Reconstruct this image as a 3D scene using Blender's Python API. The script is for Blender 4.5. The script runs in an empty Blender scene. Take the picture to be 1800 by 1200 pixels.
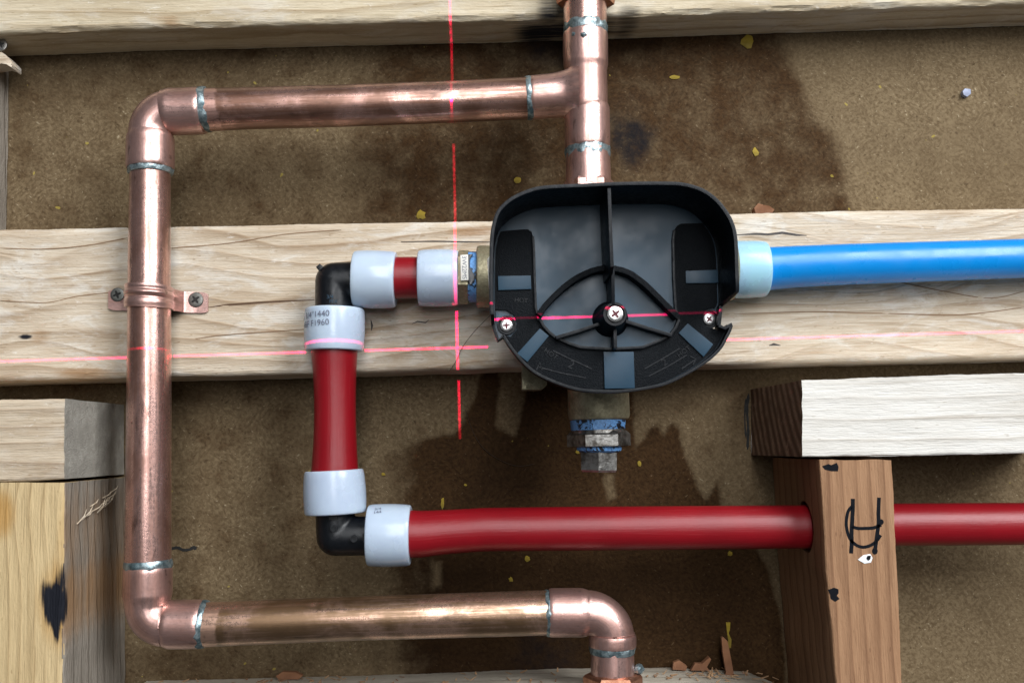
import bpy, bmesh, math, random
import numpy as np
from mathutils import Vector, Matrix, noise as mnoise

random.seed(7)
rng = np.random.default_rng(7)
S = bpy.context.scene
COL = S.collection

# ------------------------------------------------------------------ camera
F = 1750.0
DP = 0.578                    # camera to wall panel, along the wall normal
CAM = Vector((0.0, -DP, 0.0))
n_c = Vector(((875 - 900) / F, (780 - 600) / F, 1.0)).normalized()
k = -(n_c.x * 1.0 + n_c.y * -0.022) / n_c.z
x_c = Vector((1.0, -0.022, k)).normalized()
z_c = x_c.cross(n_c).normalized()
Rwc = Matrix((x_c, n_c, z_c)).transposed()      # world -> cam (x right, y down, z fwd)
Rcw = Rwc.transposed()
right, down, fwd = (Rcw @ Vector((1, 0, 0)), Rcw @ Vector((0, 1, 0)), Rcw @ Vector((0, 0, 1)))
cam_d = bpy.data.cameras.new('camera')
cam = bpy.data.objects.new('camera', cam_d)
COL.objects.link(cam)
m = Matrix.Identity(4)
for i, v in enumerate((right, -down, -fwd)):
    for r in range(3):
        m[r][i] = v[r]
m.translation = CAM
cam.matrix_world = m
cam_d.sensor_width = 36.0
cam_d.lens = 36.0 * F / 1800.0
cam_d.clip_start = 0.01
cam_d.clip_end = 100.0
S.camera = cam
S.cycles.caustics_reflective = False
S.cycles.caustics_refractive = False


def W(px, py, h):
    """where the photograph's point (px, py) meets the plane h metres proud of the wall panel"""
    d = Rcw @ Vector(((px - 900) / F, (py - 600) / F, 1.0))
    return CAM + d * ((-h - CAM.y) / d.y)


def PXM(p, wpx):
    """metres spanned by wpx pixels at point p"""
    return wpx * (p - CAM).dot(fwd) / F


# ------------------------------------------------------------------ light
S.view_settings.view_transform = 'Standard'
S.view_settings.look = 'None'
S.view_settings.exposure = 0.0
S.view_settings.gamma = 1.0
wd = bpy.data.worlds.new('World')
S.world = wd
wd.use_nodes = True
bg = wd.node_tree.nodes['Background']
bg.inputs['Color'].default_value = (0.92, 0.96, 1.0, 1)
bg.inputs['Strength'].default_value = 0.075


def area(name, loc, target, sx, sy, power, col):
    l = bpy.data.lights.new(name, 'AREA')
    l.shape = 'RECTANGLE'
    l.size, l.size_y = sx, sy
    l.energy = power
    l.color = col
    o = bpy.data.objects.new(name, l)
    COL.objects.link(o)
    o.location = loc
    o.rotation_euler = (Vector(target) - Vector(loc)).to_track_quat('-Z', 'Y').to_euler()
    return o


area('window_light', (0.10, -2.3, 0.95), (0, 0, 0.02), 0.7, 2.0, 38, (0.96, 0.98, 1.0))
area('doorway_light', (1.35, -1.7, 1.35), (0, 0, 0.0), 1.0, 1.8, 84, (0.96, 0.98, 1.0))


# ------------------------------------------------------------------ node helper
class NT:
    def __init__(self, name):
        self.m = bpy.data.materials.new(name)
        self.m.use_nodes = True
        self.t = self.m.node_tree
        self.b = self.t.nodes['Principled BSDF']

    def n(self, typ, **kw):
        x = self.t.nodes.new('ShaderNode' + typ)
        for a, v in kw.items():
            setattr(x, a, v)
        return x

    def put(self, sock, v):
        if isinstance(v, bpy.types.NodeSocket):
            self.t.links.new(v, sock)
        else:
            if isinstance(v, (tuple, list)) and len(v) == 3 and sock.type == 'RGBA':
                v = (*v, 1)
            sock.default_value = v

    def math(self, op, a, b=0.0, clamp=False):
        x = self.n('Math', operation=op, use_clamp=clamp)
        self.put(x.inputs[0], a)
        self.put(x.inputs[1], b)
        return x.outputs[0]

    def mix(self, f, a, b, mode='MIX'):
        x = self.n('Mix', data_type='RGBA', blend_type=mode)
        self.put(x.inputs[0], f)
        self.put(x.inputs[6], a)
        self.put(x.inputs[7], b)
        return x.outputs[2]

    def rng(self, v, a, b, c=0.0, d=1.0, smooth=True):
        x = self.n('MapRange', interpolation_type='SMOOTHSTEP' if smooth else 'LINEAR')
        self.put(x.inputs[0], v)
        for i, q in enumerate((a, b, c, d)):
            self.put(x.inputs[1 + i], q)
        return x.outputs[0]

    def xyz(self, a, b, c):
        x = self.n('CombineXYZ')
        for i, q in enumerate((a, b, c)):
            self.put(x.inputs[i], q)
        return x.outputs[0]

    def noise(self, vec, scale=1.0, detail=2.0, rough=0.5, dist=0.0):
        x = self.n('TexNoise')
        self.put(x.inputs['Vector'], vec)
        x.inputs['Scale'].default_value = scale
        x.inputs['Detail'].default_value = detail
        x.inputs['Roughness'].default_value = rough
        x.inputs['Distortion'].default_value = dist
        return x.outputs[0]

    def attr(self, name):
        x = self.n('Attribute', attribute_name=name)
        return x.outputs['Fac']

    def obj(self):
        return self.n('TexCoord').outputs['Object']

    def sep(self, v):
        x = self.n('SeparateXYZ')
        self.put(x.inputs[0], v)
        return x.outputs

    def bump(self, hgt, dist, strength=1.0):
        x = self.n('Bump')
        x.inputs['Strength'].default_value = strength
        x.inputs['Distance'].default_value = dist
        self.put(x.inputs['Height'], hgt)
        self.t.links.new(x.outputs[0], self.b.inputs['Normal'])

    def set(self, **kw):
        for a, v in kw.items():
            self.put(self.b.inputs[a.replace('_', ' ')], v)
        return self.m


def mat_wood(name, light, mid, dark, axis='x', freq=110.0, contrast=0.6, seed=0.0, fiber=0.5, rough=0.75,
             wob=1.4, charcol=(0.006, 0.007, 0.012), tintcol=(0.30, 0.15, 0.05), bump=0.0006, blot=0.5, power=3.0, soft=False, bleach=0.0):
    t = NT(name)
    o = t.sep(t.obj())
    L, A, Y = (o[0], o[2], o[1]) if axis == 'x' else (o[2], o[0], o[1])
    L = t.math('ADD', L, seed)
    A2 = t.math('ADD', A, t.attr('warp'))
    slow = t.noise(t.xyz(t.math('MULTIPLY', L, 5.0), t.math('MULTIPLY', A2, 22.0), t.math('MULTIPLY', Y, 22.0)), 1, 2)
    mid_n = t.noise(t.xyz(t.math('MULTIPLY', L, 22.0), t.math('MULTIPLY', A2, 160.0), t.math('MULTIPLY', Y, 160.0)), 1, 2)
    s = t.math('ADD', t.math('MULTIPLY', A2, freq), t.math('MULTIPLY', slow, wob * 2))
    s = t.math('ADD', s, t.math('MULTIPLY', mid_n, 0.35))
    s = t.math('ADD', s, t.math('MULTIPLY', Y, freq * 0.6))
    saw = t.math('FRACT', s)
    late = t.math('MULTIPLY', t.math('POWER', saw, power), t.rng(saw, 1.0, 0.90))
    fib = t.noise(t.xyz(t.math('MULTIPLY', L, 45.0), t.math('MULTIPLY', A, 1500.0), t.math('MULTIPLY', Y, 1500.0)), 1, 3, 0.6)
    fib2 = t.noise(t.xyz(t.math('MULTIPLY', L, 160.0), t.math('MULTIPLY', A, 700.0), t.math('MULTIPLY', Y, 700.0)), 1, 3, 0.65)
    big = t.noise(t.xyz(t.math('MULTIPLY', L, 14.0), t.math('MULTIPLY', A, 32.0), t.math('MULTIPLY', Y, 32.0)), 1, 4, 0.6)
    c = t.mix(t.rng(fib, 0.35, 0.7, 0.0, min(1.0, fiber * 1.5)), light, mid)
    c = t.mix(t.math('MULTIPLY', t.rng(fib2, 0.5, 0.72), 0.5 * fiber), c, mid)
    c = t.mix(t.rng(big, 0.40, 0.70, 0.0, blot), c, mid)
    wid = t.noise(t.xyz(t.math('MULTIPLY', L, 7.0), t.math('MULTIPLY', A2, 65.0), t.math('MULTIPLY', Y, 65.0)), 1, 4, 0.6, 0.4)
    c = t.mix(t.rng(wid, 0.50, 0.70, 0.0, 0.55 * contrast + 0.15), c, t.mix(0.45, mid, dark))
    c = t.mix(t.rng(wid, 0.45, 0.30, 0.0, 0.35), c, tuple(min(1.0, q * 1.12 + 0.02) for q in light))
    varc = t.rng(slow, 0.3, 0.7, 0.25, 1.0)
    c = t.mix(t.math('MULTIPLY', t.math('MULTIPLY', late, min(1.0, contrast * 1.35)), varc), c, dark)
    ln = t.noise(t.xyz(t.math('MULTIPLY', L, 10.0), t.math('MULTIPLY', A2, 330.0), t.math('MULTIPLY', Y, 330.0)), 1, 3, 0.55)
    c = t.mix(t.rng(ln, 0.58, 0.72, 0.0, 0.55), c, dark)
    if bleach:
        bl = t.noise(t.xyz(t.math('MULTIPLY', L, 28.0), t.math('MULTIPLY', A, 75.0), t.math('MULTIPLY', Y, 75.0)), 1, 5, 0.7, 0.6)
        c = t.mix(t.rng(bl, 0.47, 0.68, 0.0, bleach), c, (0.74, 0.725, 0.68))
        c = t.mix(t.rng(bl, 0.40, 0.25, 0.0, bleach * 0.6), c, mid)
        ft = t.noise(t.xyz(t.math('MULTIPLY', L, 130.0), t.math('MULTIPLY', A, 330.0), t.math('MULTIPLY', Y, 330.0)), 1, 4, 0.75, 0.8)
        c = t.mix(t.rng(ft, 0.60, 0.74, 0.0, 0.5), c, (0.80, 0.77, 0.71))
        c = t.mix(t.rng(ft, 0.38, 0.26, 0.0, 0.45), c, dark)
    # tiny pores
    por = t.noise(t.xyz(t.math('MULTIPLY', L, 220.0), t.math('MULTIPLY', A, 900.0), t.math('MULTIPLY', Y, 900.0)), 1, 1)
    c = t.mix(t.rng(por, 0.70, 0.78, 0.0, 0.55), c, dark)
    tn = t.math('ADD', t.attr('tint'), t.math('MULTIPLY', t.math('SUBTRACT', mid_n, 0.5), 0.5))
    c = t.mix(t.rng(tn, 0.25, 0.9, 0.0, 0.8), c, tintcol)
    stk = t.noise(t.xyz(t.math('MULTIPLY', L, 26.0), t.math('MULTIPLY', A, 420.0), t.math('MULTIPLY', Y, 420.0)), 1, 3, 0.6)
    ca_ = t.attr('char')
    ch = t.math('ADD', ca_, t.math('MULTIPLY', t.math('SUBTRACT', stk, 0.5), 1.1))
    c = t.mix(t.math('MULTIPLY', t.rng(ch, *((0.12, 0.80) if soft else (0.30, 0.70))), t.rng(ca_, 0.05, 0.3)), c, charcol)
    t.bump(t.math('ADD', t.math('ADD', t.math('MULTIPLY', fib, 0.6), t.math('MULTIPLY', fib2, 0.7)), t.math('MULTIPLY', late, 0.6)), bump)
    return t.set(Base_Color=c, Roughness=rough, Specular_IOR_Level=0.25)


def mat_endgrain(name, c0, c1, cx, cz, freq=150, ringamt=1.0):
    t = NT(name)
    o = t.sep(t.obj())
    a = t.math('SUBTRACT', o[1], cx)
    b = t.math('SUBTRACT', o[2], cz)
    r = t.math('SQRT', t.math('ADD', t.math('MULTIPLY', a, a), t.math('MULTIPLY', b, b)))
    nz = t.noise(t.obj(), 30, 3)
    f = t.noise(t.obj(), 1100, 3, 0.7)
    g = t.noise(t.obj(), 130, 4, 0.65)
    tri = t.math('PINGPONG', t.math('ADD', t.math('MULTIPLY', r, freq), t.math('MULTIPLY', nz, 1.0)), 0.5)
    c = t.mix(t.math('MULTIPLY', t.rng(tri, 0.05, 0.45), ringamt), c0, c1)
    c = t.mix(t.rng(f, 0.4, 0.7, 0.0, 0.5), c, c1)
    c = t.mix(t.rng(g, 0.4, 0.7, 0.0, 0.6), c, c1)
    c = t.mix(t.rng(g, 0.42, 0.28, 0.0, 0.5), c, tuple(min(1, q * 1.35) for q in c0))
    t.bump(t.math('ADD', t.math('ADD', f, g), t.math('MULTIPLY', tri, 0.6)), 0.0008)
    return t.set(Base_Color=c, Roughness=0.9, Specular_IOR_Level=0.15)


def mat_copper(name, clean, tarn, amount, rough=0.24, lo=0.45, hi=0.68, clean_len=0.0):
    t = NT(name)
    uv = t.sep(t.n('TexCoord').outputs['UV'])
    streak = t.noise(t.xyz(t.math('MULTIPLY', uv[0], 46.0), t.math('MULTIPLY', uv[1], 22.0), 0.3), 1, 4, 0.65)
    patch = t.noise(t.obj(), 34, 5, 0.62, 0.6)
    spk = t.noise(t.obj(), 620, 3, 0.7)
    sc = t.noise(t.xyz(t.math('MULTIPLY', uv[0], 190.0), t.math('MULTIPLY', uv[1], 60.0), 1.3), 1, 2, 0.6)
    mk = t.math('ADD', t.math('MULTIPLY', patch, 0.62), t.math('MULTIPLY', streak, 0.38))
    am = t.rng(mk, lo, hi, 0.0, amount)
    if clean_len:
        am = t.math('MULTIPLY', am, t.rng(t.math('ADD', uv[1], t.math('MULTIPLY', t.math('SUBTRACT', patch, 0.5), 0.012)), clean_len, clean_len + 0.0018))
    c = t.mix(am, clean, tarn)
    drk = t.noise(t.xyz(t.math('MULTIPLY', uv[0], 14.0), t.math('MULTIPLY', uv[1], 40.0), 4.0), 1, 5, 0.7, 0.5)
    c = t.mix(t.rng(drk, 0.54, 0.70, 0.0, 0.75), c, tuple(q * 0.55 for q in tarn))
    c = t.mix(t.rng(spk, 0.66, 0.78, 0.0, 0.75), c, (0.10, 0.055, 0.04))
    spot = t.noise(t.obj(), 150, 2, 0.5)
    c = t.mix(t.rng(spot, 0.70, 0.76, 0.0, 0.6), c, (0.14, 0.07, 0.05))
    rr = t.math('ADD', t.math('MULTIPLY', streak, 0.30), t.math('ADD', rough - 0.15, t.math('MULTIPLY', t.rng(mk, lo, hi), 0.12)))
    rr = t.math('ADD', rr, t.math('MULTIPLY', t.math('SUBTRACT', spk, 0.5), 0.25))
    t.bump(t.math('ADD', t.math('MULTIPLY', sc, 0.5), t.math('MULTIPLY', spk, 0.8)), 0.00007)
    return t.set(Base_Color=c, Metallic=0.9, Roughness=rr, Coat_Weight=1.0, Coat_Roughness=0.33)


def mat_metal(name, c0, c1, rough=0.4, scale=300, bump=0.0002, metallic=0.9):
    t = NT(name)
    a = t.noise(t.obj(), scale, 4, 0.65)
    b = t.noise(t.obj(), scale * 0.2, 3, 0.6)
    c = t.mix(t.rng(t.math('ADD', t.math('MULTIPLY', a, 0.5), t.math('MULTIPLY', b, 0.5)), 0.38, 0.62), c0, c1)
    t.bump(a, bump)
    return t.set(Base_Color=c, Metallic=metallic, Roughness=t.rng(b, 0.3, 0.7, rough - 0.1, rough + 0.15))


def mat_plastic(name, col, rough=0.4, scale=400, bump=0.00005, var=0.25, col2=None, sss=0.0, spec=0.5, streaks=False):
    t = NT(name)
    a = t.noise(t.obj(), scale, 3, 0.6)
    b = t.noise(t.obj(), 30, 4, 0.6)
    col2 = col2 or tuple(x * 0.7 for x in col)
    f = t.rng(b, 0.35, 0.7, 0.0, var)
    c = t.mix(f, col, col2)
    if streaks:
        uv = t.sep(t.n('TexCoord').outputs['UV'])
        st = t.noise(t.xyz(t.math('MULTIPLY', uv[0], 90.0), t.math('MULTIPLY', uv[1], 26.0), 0.0), 1, 4, 0.7)
        c = t.mix(t.rng(st, 0.56, 0.76, 0.0, 0.4), c, tuple(min(1, x * 1.25 + 0.05) for x in col))
        c = t.mix(t.rng(st, 0.36, 0.26, 0.0, 0.4), c, tuple(x * 0.6 for x in col))
        a = t.math('ADD', a, t.math('MULTIPLY', st, 1.5))
    t.bump(a, bump)
    t.set(Base_Color=c, Roughness=t.rng(a, 0.3, 0.7, rough - 0.06, rough + 0.1), Specular_IOR_Level=spec)
    if sss:
        t.b.inputs['Subsurface Weight'].default_value = sss
        t.b.inputs['Subsurface Radius'].default_value = (1.0, 0.9, 1.0)
        t.b.inputs['Subsurface Scale'].default_value = 0.004
        t.b.inputs['Transmission Weight'].default_value = 0.06
    return t.m


def mat_panel():
    t = NT('hardboard')
    o = t.obj()
    s = t.sep(o)
    # chopped fibres lying at several slants, sparse
    wob_ = t.noise(o, 90, 2)
    def fibres(ang, ls, ws, z):
        ca, sa = math.cos(ang), math.sin(ang)
        u = t.math('ADD', t.math('MULTIPLY', s[0], ca), t.math('MULTIPLY', s[2], sa))
        v = t.math('SUBTRACT', t.math('MULTIPLY', s[2], ca), t.math('MULTIPLY', s[0], sa))
        v = t.math('ADD', v, t.math('MULTIPLY', wob_, 0.004))
        return t.noise(t.xyz(t.math('MULTIPLY', u, ls), t.math('MULTIPLY', v, ws), z), 1, 2, 0.55, 0.3)
    fs = [fibres(0.75, 330, 680, 0.0), fibres(-0.62, 300, 650, 3.0), fibres(0.1, 330, 720, 7.0), fibres(-1.0, 360, 640, 11.0)]
    m1 = t.rng(t.noise(o, 55, 2), 0.44, 0.56)
    m2 = t.rng(t.noise(o, 73, 2, 0.5, 0.7), 0.46, 0.54)
    def mixf(f, p, q):
        return t.math('ADD', t.math('MULTIPLY', p, t.math('SUBTRACT', 1.0, f)), t.math('MULTIPLY', q, f))
    fsel = mixf(m2, mixf(m1, fs[1], fs[0]), mixf(m1, fs[2], fs[3]))
    mx = t.math('MAXIMUM', t.math('MAXIMUM', fs[0], fs[1]), t.math('MAXIMUM', fs[2], fs[3]))
    mn = t.math('MINIMUM', t.math('MINIMUM', fs[0], fs[1]), t.math('MINIMUM', fs[2], fs[3]))
    g1 = t.noise(o, 430, 3, 0.65, 0.2)
    g2 = t.noise(o, 60, 4, 0.65)
    fine = t.noise(o, 1100, 2, 0.6)
    cloud = t.noise(o, 11, 5, 0.6)
    fm = t.math('ADD', t.math('MULTIPLY', fsel, 0.4), t.math('ADD', t.math('MULTIPLY', g1, 0.4), t.math('MULTIPLY', g2, 0.2)))
    dry = t.mix(t.rng(fm, 0.38, 0.62), (0.112, 0.077, 0.042), (0.205, 0.151, 0.088))
    dry = t.mix(t.rng(mx, 0.69, 0.76, 0.0, 0.7), dry, (0.40, 0.33, 0.22))
    dry = t.mix(t.rng(mn, 0.31, 0.23, 0.0, 0.75), dry, (0.05, 0.032, 0.017))
    sp_ = t.noise(o, 260, 1, 0.5)
    dry = t.mix(t.rng(sp_, 0.70, 0.76, 0.0, 0.6), dry, (0.045, 0.028, 0.015))
    dry = t.mix(t.rng(fine, 0.64, 0.76, 0.0, 0.5), dry, (0.09, 0.065, 0.04))
    dry = t.mix(t.rng(cloud, 0.4, 0.65, 0.0, 0.4), dry, (0.110, 0.076, 0.042))
    wet = t.mix(t.rng(fm, 0.36, 0.64), (0.026, 0.0125, 0.0045), (0.060, 0.031, 0.012))
    wet = t.mix(t.rng(mx, 0.70, 0.78, 0.0, 0.6), wet, (0.18, 0.12, 0.068))
    wet = t.mix(t.rng(mn, 0.30, 0.20, 0.0, 0.5), wet, (0.018, 0.010, 0.006))
    wet = t.mix(t.rng(t.math('ADD', t.attr('stain_shade'), t.math('MULTIPLY', t.math('SUBTRACT', cloud, 0.5), 0.8)), 0.2, 0.9), wet, (0.0135, 0.0058, 0.0017))  # darkest stain tone, with painted shade mixed in
    wn = t.noise(o, 60, 5, 0.65)
    k_ = t.math('ADD', t.attr('wet'), t.math('MULTIPLY', t.math('SUBTRACT', wn, 0.5), 0.9))
    k_ = t.math('ADD', k_, t.math('MULTIPLY', t.math('SUBTRACT', cloud, 0.5), 0.35))
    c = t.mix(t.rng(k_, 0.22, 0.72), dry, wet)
    sn = t.math('MULTIPLY', t.attr('scorch'), t.math('ADD', 1.0, t.math('MULTIPLY', t.math('SUBTRACT', t.noise(o, 45, 6, 0.75), 0.5), 2.6)))
    c = t.mix(t.rng(sn, 0.25, 0.95, 0.0, 0.93), c, (0.007, 0.007, 0.0095))
    yf = t.noise(o, 190, 1, 0.5)
    c = t.mix(t.rng(yf, 0.765, 0.785, 0.0, 0.5), c, (0.42, 0.33, 0.06))
    t.bump(t.math('ADD', t.math('ADD', fm, t.math('MULTIPLY', fine, 0.2)), t.math('MULTIPLY', mx, 0.5)), 0.00035)
    return t.set(Base_Color=c, Roughness=t.rng(k_, 0.3, 0.7, 0.85, 0.7), Specular_IOR_Level=0.07)


# ------------------------------------------------------------------ mesh helpers
def link(name, me, mats, parent=None, smooth=True, sharp=35):
    o = bpy.data.objects.new(name, me)
    for x in (mats if isinstance(mats, (list, tuple)) else [mats]):
        me.materials.append(x)
    if smooth:
        me.polygons.foreach_set('use_smooth', [True] * len(me.polygons))
        me.set_sharp_from_angle(angle=math.radians(sharp))
    COL.objects.link(o)
    if parent is not None:
        o.parent = parent
        o.matrix_parent_inverse = parent.matrix_world.inverted()
    return o


def center(o):
    me = o.data
    n = len(me.vertices)
    a = np.empty(n * 3)
    me.vertices.foreach_get('co', a)
    a = a.reshape(-1, 3)
    c = (a.min(0) + a.max(0)) / 2
    me.vertices.foreach_set('co', (a - c).ravel())
    if o.parent is None:
        o.location = Vector(c)
    else:
        o.matrix_parent_inverse = Matrix.Identity(4)
        o.location = Vector(c) - o.parent.location
    return o


def tag(o, label=None, cat=None, group=None, kind=None):
    if label: o['label'] = label
    if cat: o['category'] = cat
    if group: o['group'] = group
    if kind: o['kind'] = kind
    return o


def thing(name, loc, label, cat, group=None):
    o = bpy.data.objects.new(name, None)
    o.empty_display_size = 0.01
    o.location = loc
    COL.objects.link(o)
    bpy.context.view_layer.update()
    return tag(o, label, cat, group)


def grid_mesh(name, V, closed_v=True, caps=True, uv=None):
    """V: (nu, nv, 3) points; strips along u, optionally closed round v"""
    nu, nv = V.shape[:2]
    verts = V.reshape(-1, 3)
    faces = []
    lim = nv if closed_v else nv - 1
    for i in range(nu - 1):
        for j in range(lim):
            j2 = (j + 1) % nv
            faces.append((i * nv + j, i * nv + j2, (i + 1) * nv + j2, (i + 1) * nv + j))
    nq = len(faces)
    if caps and closed_v:
        faces.append(tuple(range(nv))[::-1])
        faces.append(tuple((nu - 1) * nv + j for j in range(nv)))
    me = bpy.data.meshes.new(name)
    me.from_pydata(verts.tolist(), [], faces)
    if uv is not None:
        U = me.uv_layers.new(name='UVMap')
        data = np.zeros((len(me.loops), 2))
        k = 0
        for i in range(nu - 1):
            for j in range(lim):
                for (a, b) in ((i, j), (i, j + 1), (i + 1, j + 1), (i + 1, j)):
                    data[k] = (b / nv, uv[a])
                    k += 1
        U.data.foreach_set('uv', data.ravel())
    me.update()
    if closed_v and caps:
        bm = bmesh.new()
        bm.from_mesh(me)
        neg = bm.calc_volume(signed=True) < 0
        bm.free()
        if neg:
            me.flip_normals()
    return me


def frames(P):
    n = len(P)
    T = []
    for i in range(n):
        a, b = max(0, i - 1), min(n - 1, i + 1)
        d = P[b] - P[a]
        if d.length < 1e-9:
            d = T[-1] if T else P[-1] - P[0]
        T.append(d.normalized())
    ref = Vector((0, 1, 0))           # seam at the back (towards the wall)
    if abs(T[0].dot(ref)) > 0.9:
        ref = Vector((0, 0, 1))
    N = [(ref - T[0] * ref.dot(T[0])).normalized()]
    for i in range(1, n):
        q = N[-1] - T[i] * N[-1].dot(T[i])
        N.append(q.normalized())
    return T, N


def sweep(name, P, R, mat, parent, seg=48, caps=True, lump=0.0, lseed=0.0, smooth=True, sharp=35, lscale=250.0, rot=0.0):
    """tube through the points P with radii R"""
    T, N = frames(P)
    V = np.zeros((len(P), seg, 3))
    vv = [0.0]
    for i in range(len(P)):
        if i:
            vv.append(vv[-1] + (P[i] - P[i - 1]).length + 1e-6)
        B = T[i].cross(N[i])
        for j in range(seg):
            a = 2 * math.pi * j / seg + rot
            d = N[i] * math.cos(a) + B * math.sin(a)
            r = R[i]
            if lump:
                q = P[i] + d * r
                r += lump * mnoise.noise(q * lscale + Vector((lseed, 0, 0)))
            V[i, j] = P[i] + d * r
    me = grid_mesh(name, V, True, caps, vv)
    return link(name, me, mat, parent, smooth, sharp)


def dens(pts, step=0.002):
    """list of (Vector, r) -> denser list"""
    P, R = [pts[0][0]], [pts[0][1]]
    for (a, ra), (b, rb) in zip(pts[:-1], pts[1:]):
        n = max(1, int((b - a).length / step))
        for q in range(1, n + 1):
            P.append(a.lerp(b, q / n))
            R.append(ra + (rb - ra) * q / n)
    return P, R


def pxpts(lst, h):
    """[(px, py, wpx)] -> [(Vector, radius)] at height h"""
    out = []
    for e in lst:
        hh = e[3] if len(e) > 3 else h
        p = W(e[0], e[1], hh)
        out.append((p, PXM(p, e[2]) / 2))
    return out


def smoothpath(pts, step=0.002, it=12):
    P, R = dens(pts, step)
    R = np.array(R)
    for _ in range(it):
        R[1:-1] = (R[:-2] + R[1:-1] * 2 + R[2:]) / 4
    return P, list(R)


def lathe(name, p0, p1, prof, mat, parent, seg=48, lump=0.0, lseed=0.0, smooth=True, sharp=35, rot=0.0, lscale=250.0):
    """prof: [(t along p0->p1 in 0..1, radius m)]"""
    ax = p1 - p0
    P = [p0 + ax * t for t, _ in prof]
    d = ax.normalized()
    ref = Vector((0, 1, 0)) if abs(d.y) < 0.9 else Vector((0, 0, 1))
    N = (ref - d * ref.dot(d)).normalized()
    B = d.cross(N)
    V = np.zeros((len(prof), seg, 3))
    vv = [0.0]
    for i, (t, r0) in enumerate(prof):
        if i:
            vv.append(vv[-1] + abs(t - prof[i - 1][0]) * ax.length + abs(r0 - prof[i - 1][1]) + 1e-6)
        for j in range(seg):
            a = 2 * math.pi * j / seg + rot
            q = N * math.cos(a) + B * math.sin(a)
            r = r0
            if lump:
                r += lump * mnoise.noise((P[i] + q * r0) * lscale + Vector((lseed, 0, 0)))
            V[i, j] = P[i] + q * r
    return link(name, grid_mesh(name, V, True, True, vv), mat, parent, smooth, sharp)


def pxlathe(name, a, b, h, prof, mat, parent, **kw):
    """axis from pixel a to pixel b at height h; prof radii in px widths (full width)"""
    p0, p1 = W(*a, h), W(*b, h)
    s = PXM((p0 + p1) / 2, 1.0)
    return lathe(name, p0, p1, [(t, w * s / 2) for t, w in prof], mat, parent, **kw)


def slab_bm(bm, poly, h0, h1):
    """prism of an outline [(x, z)] between heights h0 < h1 above the wall"""
    fr = [bm.verts.new((x, -h1, z)) for x, z in poly]
    bk = [bm.verts.new((x, -h0, z)) for x, z in poly]
    n = len(poly)
    f = bm.faces.new(fr)
    g = bm.faces.new(bk[::-1])
    for i in range(n):
        j = (i + 1) % n
        bm.faces.new((fr[j], fr[i], bk[i], bk[j]))
    return f, g


def bm_obj(name, bm, mat, parent, bevel=0.0, smooth=True, sharp=35):
    bmesh.ops.recalc_face_normals(bm, faces=bm.faces[:])
    if bevel:
        ed = [e for e in bm.edges if len(e.link_faces) == 2 and e.calc_face_angle(0) > 0.6]
        bmesh.ops.bevel(bm, geom=ed, offset=bevel, segments=2, profile=0.7, affect='EDGES', clamp_overlap=True)
    bmesh.ops.triangulate(bm, faces=[f for f in bm.faces if len(f.verts) > 4])
    me = bpy.data.meshes.new(name)
    bm.to_mesh(me)
    bm.free()
    return link(name, me, mat, parent, smooth, sharp)


def slab(name, pxpoly, h0, h1, mat, parent, bevel=0.0, world=False):
    bm = bmesh.new()
    poly = pxpoly if world else [(W(x, y, h1).x, W(x, y, h1).z) for x, y in pxpoly]
    slab_bm(bm, poly, h0, h1)
    return bm_obj(name, bm, mat, parent, bevel)


def strip(name, pts, h, wpx, mat, parent, thick=0.00015, taper=True):
    """thin marked line: ribbon along pixel points on the surface at height h"""
    P = [W(x, y, h) for x, y in pts]
    n = len(P)
    L, Rr = [], []
    for i in range(n):
        d = (P[min(n - 1, i + 1)] - P[max(0, i - 1)])
        q = Vector((-d.z, 0, d.x)).normalized()
        w = PXM(P[i], wpx) / 2 * (1.0 if not taper else (0.25 if i in (0, n - 1) else random.uniform(0.75, 1.2)))
        L.append(P[i] + q * w)
        Rr.append(P[i] - q * w)
    bm = bmesh.new()
    a = [[bm.verts.new((v.x, v.y - dy, v.z)) for v in src] for src, dy in ((L, thick), (Rr, thick), (L, -0.0002), (Rr, -0.0002))]
    for i in range(n - 1):
        bm.faces.new((a[0][i], a[0][i + 1], a[1][i + 1], a[1][i]))
        bm.faces.new((a[2][i], a[2][i + 1], a[0][i + 1], a[0][i]))
        bm.faces.new((a[1][i], a[1][i + 1], a[3][i + 1], a[3][i]))
    bm.faces.new((a[0][0], a[1][0], a[3][0], a[2][0]))
    bm.faces.new((a[0][-1], a[2][-1], a[3][-1], a[1][-1]))
    return bm_obj(name, bm, mat, parent, smooth=False)


def wallstrip(name, pts, thick, h0, h1, mat, parent, bevel=0.0004, closed=False):
    """upright rib standing on height h0; pts world (x, z) or (x, z, top)"""
    n = len(pts)
    bm = bmesh.new()
    rows = []
    for i in range(n):
        a = pts[max(0, i - 1)]
        b = pts[min(n - 1, i + 1)]
        d = Vector((b[0] - a[0], 0, b[1] - a[1])).normalized()
        q = Vector((-d.z, 0, d.x)) * thick / 2
        x, z = pts[i][0], pts[i][1]
        top = pts[i][2] if len(pts[i]) > 2 else h1
        rows.append([bm.verts.new(v) for v in ((x + q.x, -h0, z + q.z), (x + q.x, -top, z + q.z), (x - q.x, -top, z - q.z), (x - q.x, -h0, z - q.z))])
    for i in range(n - 1):
        for j in range(4):
            j2 = (j + 1) % 4
            bm.faces.new((rows[i][j], rows[i][j2], rows[i + 1][j2], rows[i + 1][j]))
    bm.faces.new(rows[0][::-1])
    bm.faces.new(rows[-1])
    return bm_obj(name, bm, mat, parent, bevel)


def xz(px, py, h):
    p = W(px, py, h)
    return (p.x, p.z)


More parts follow.
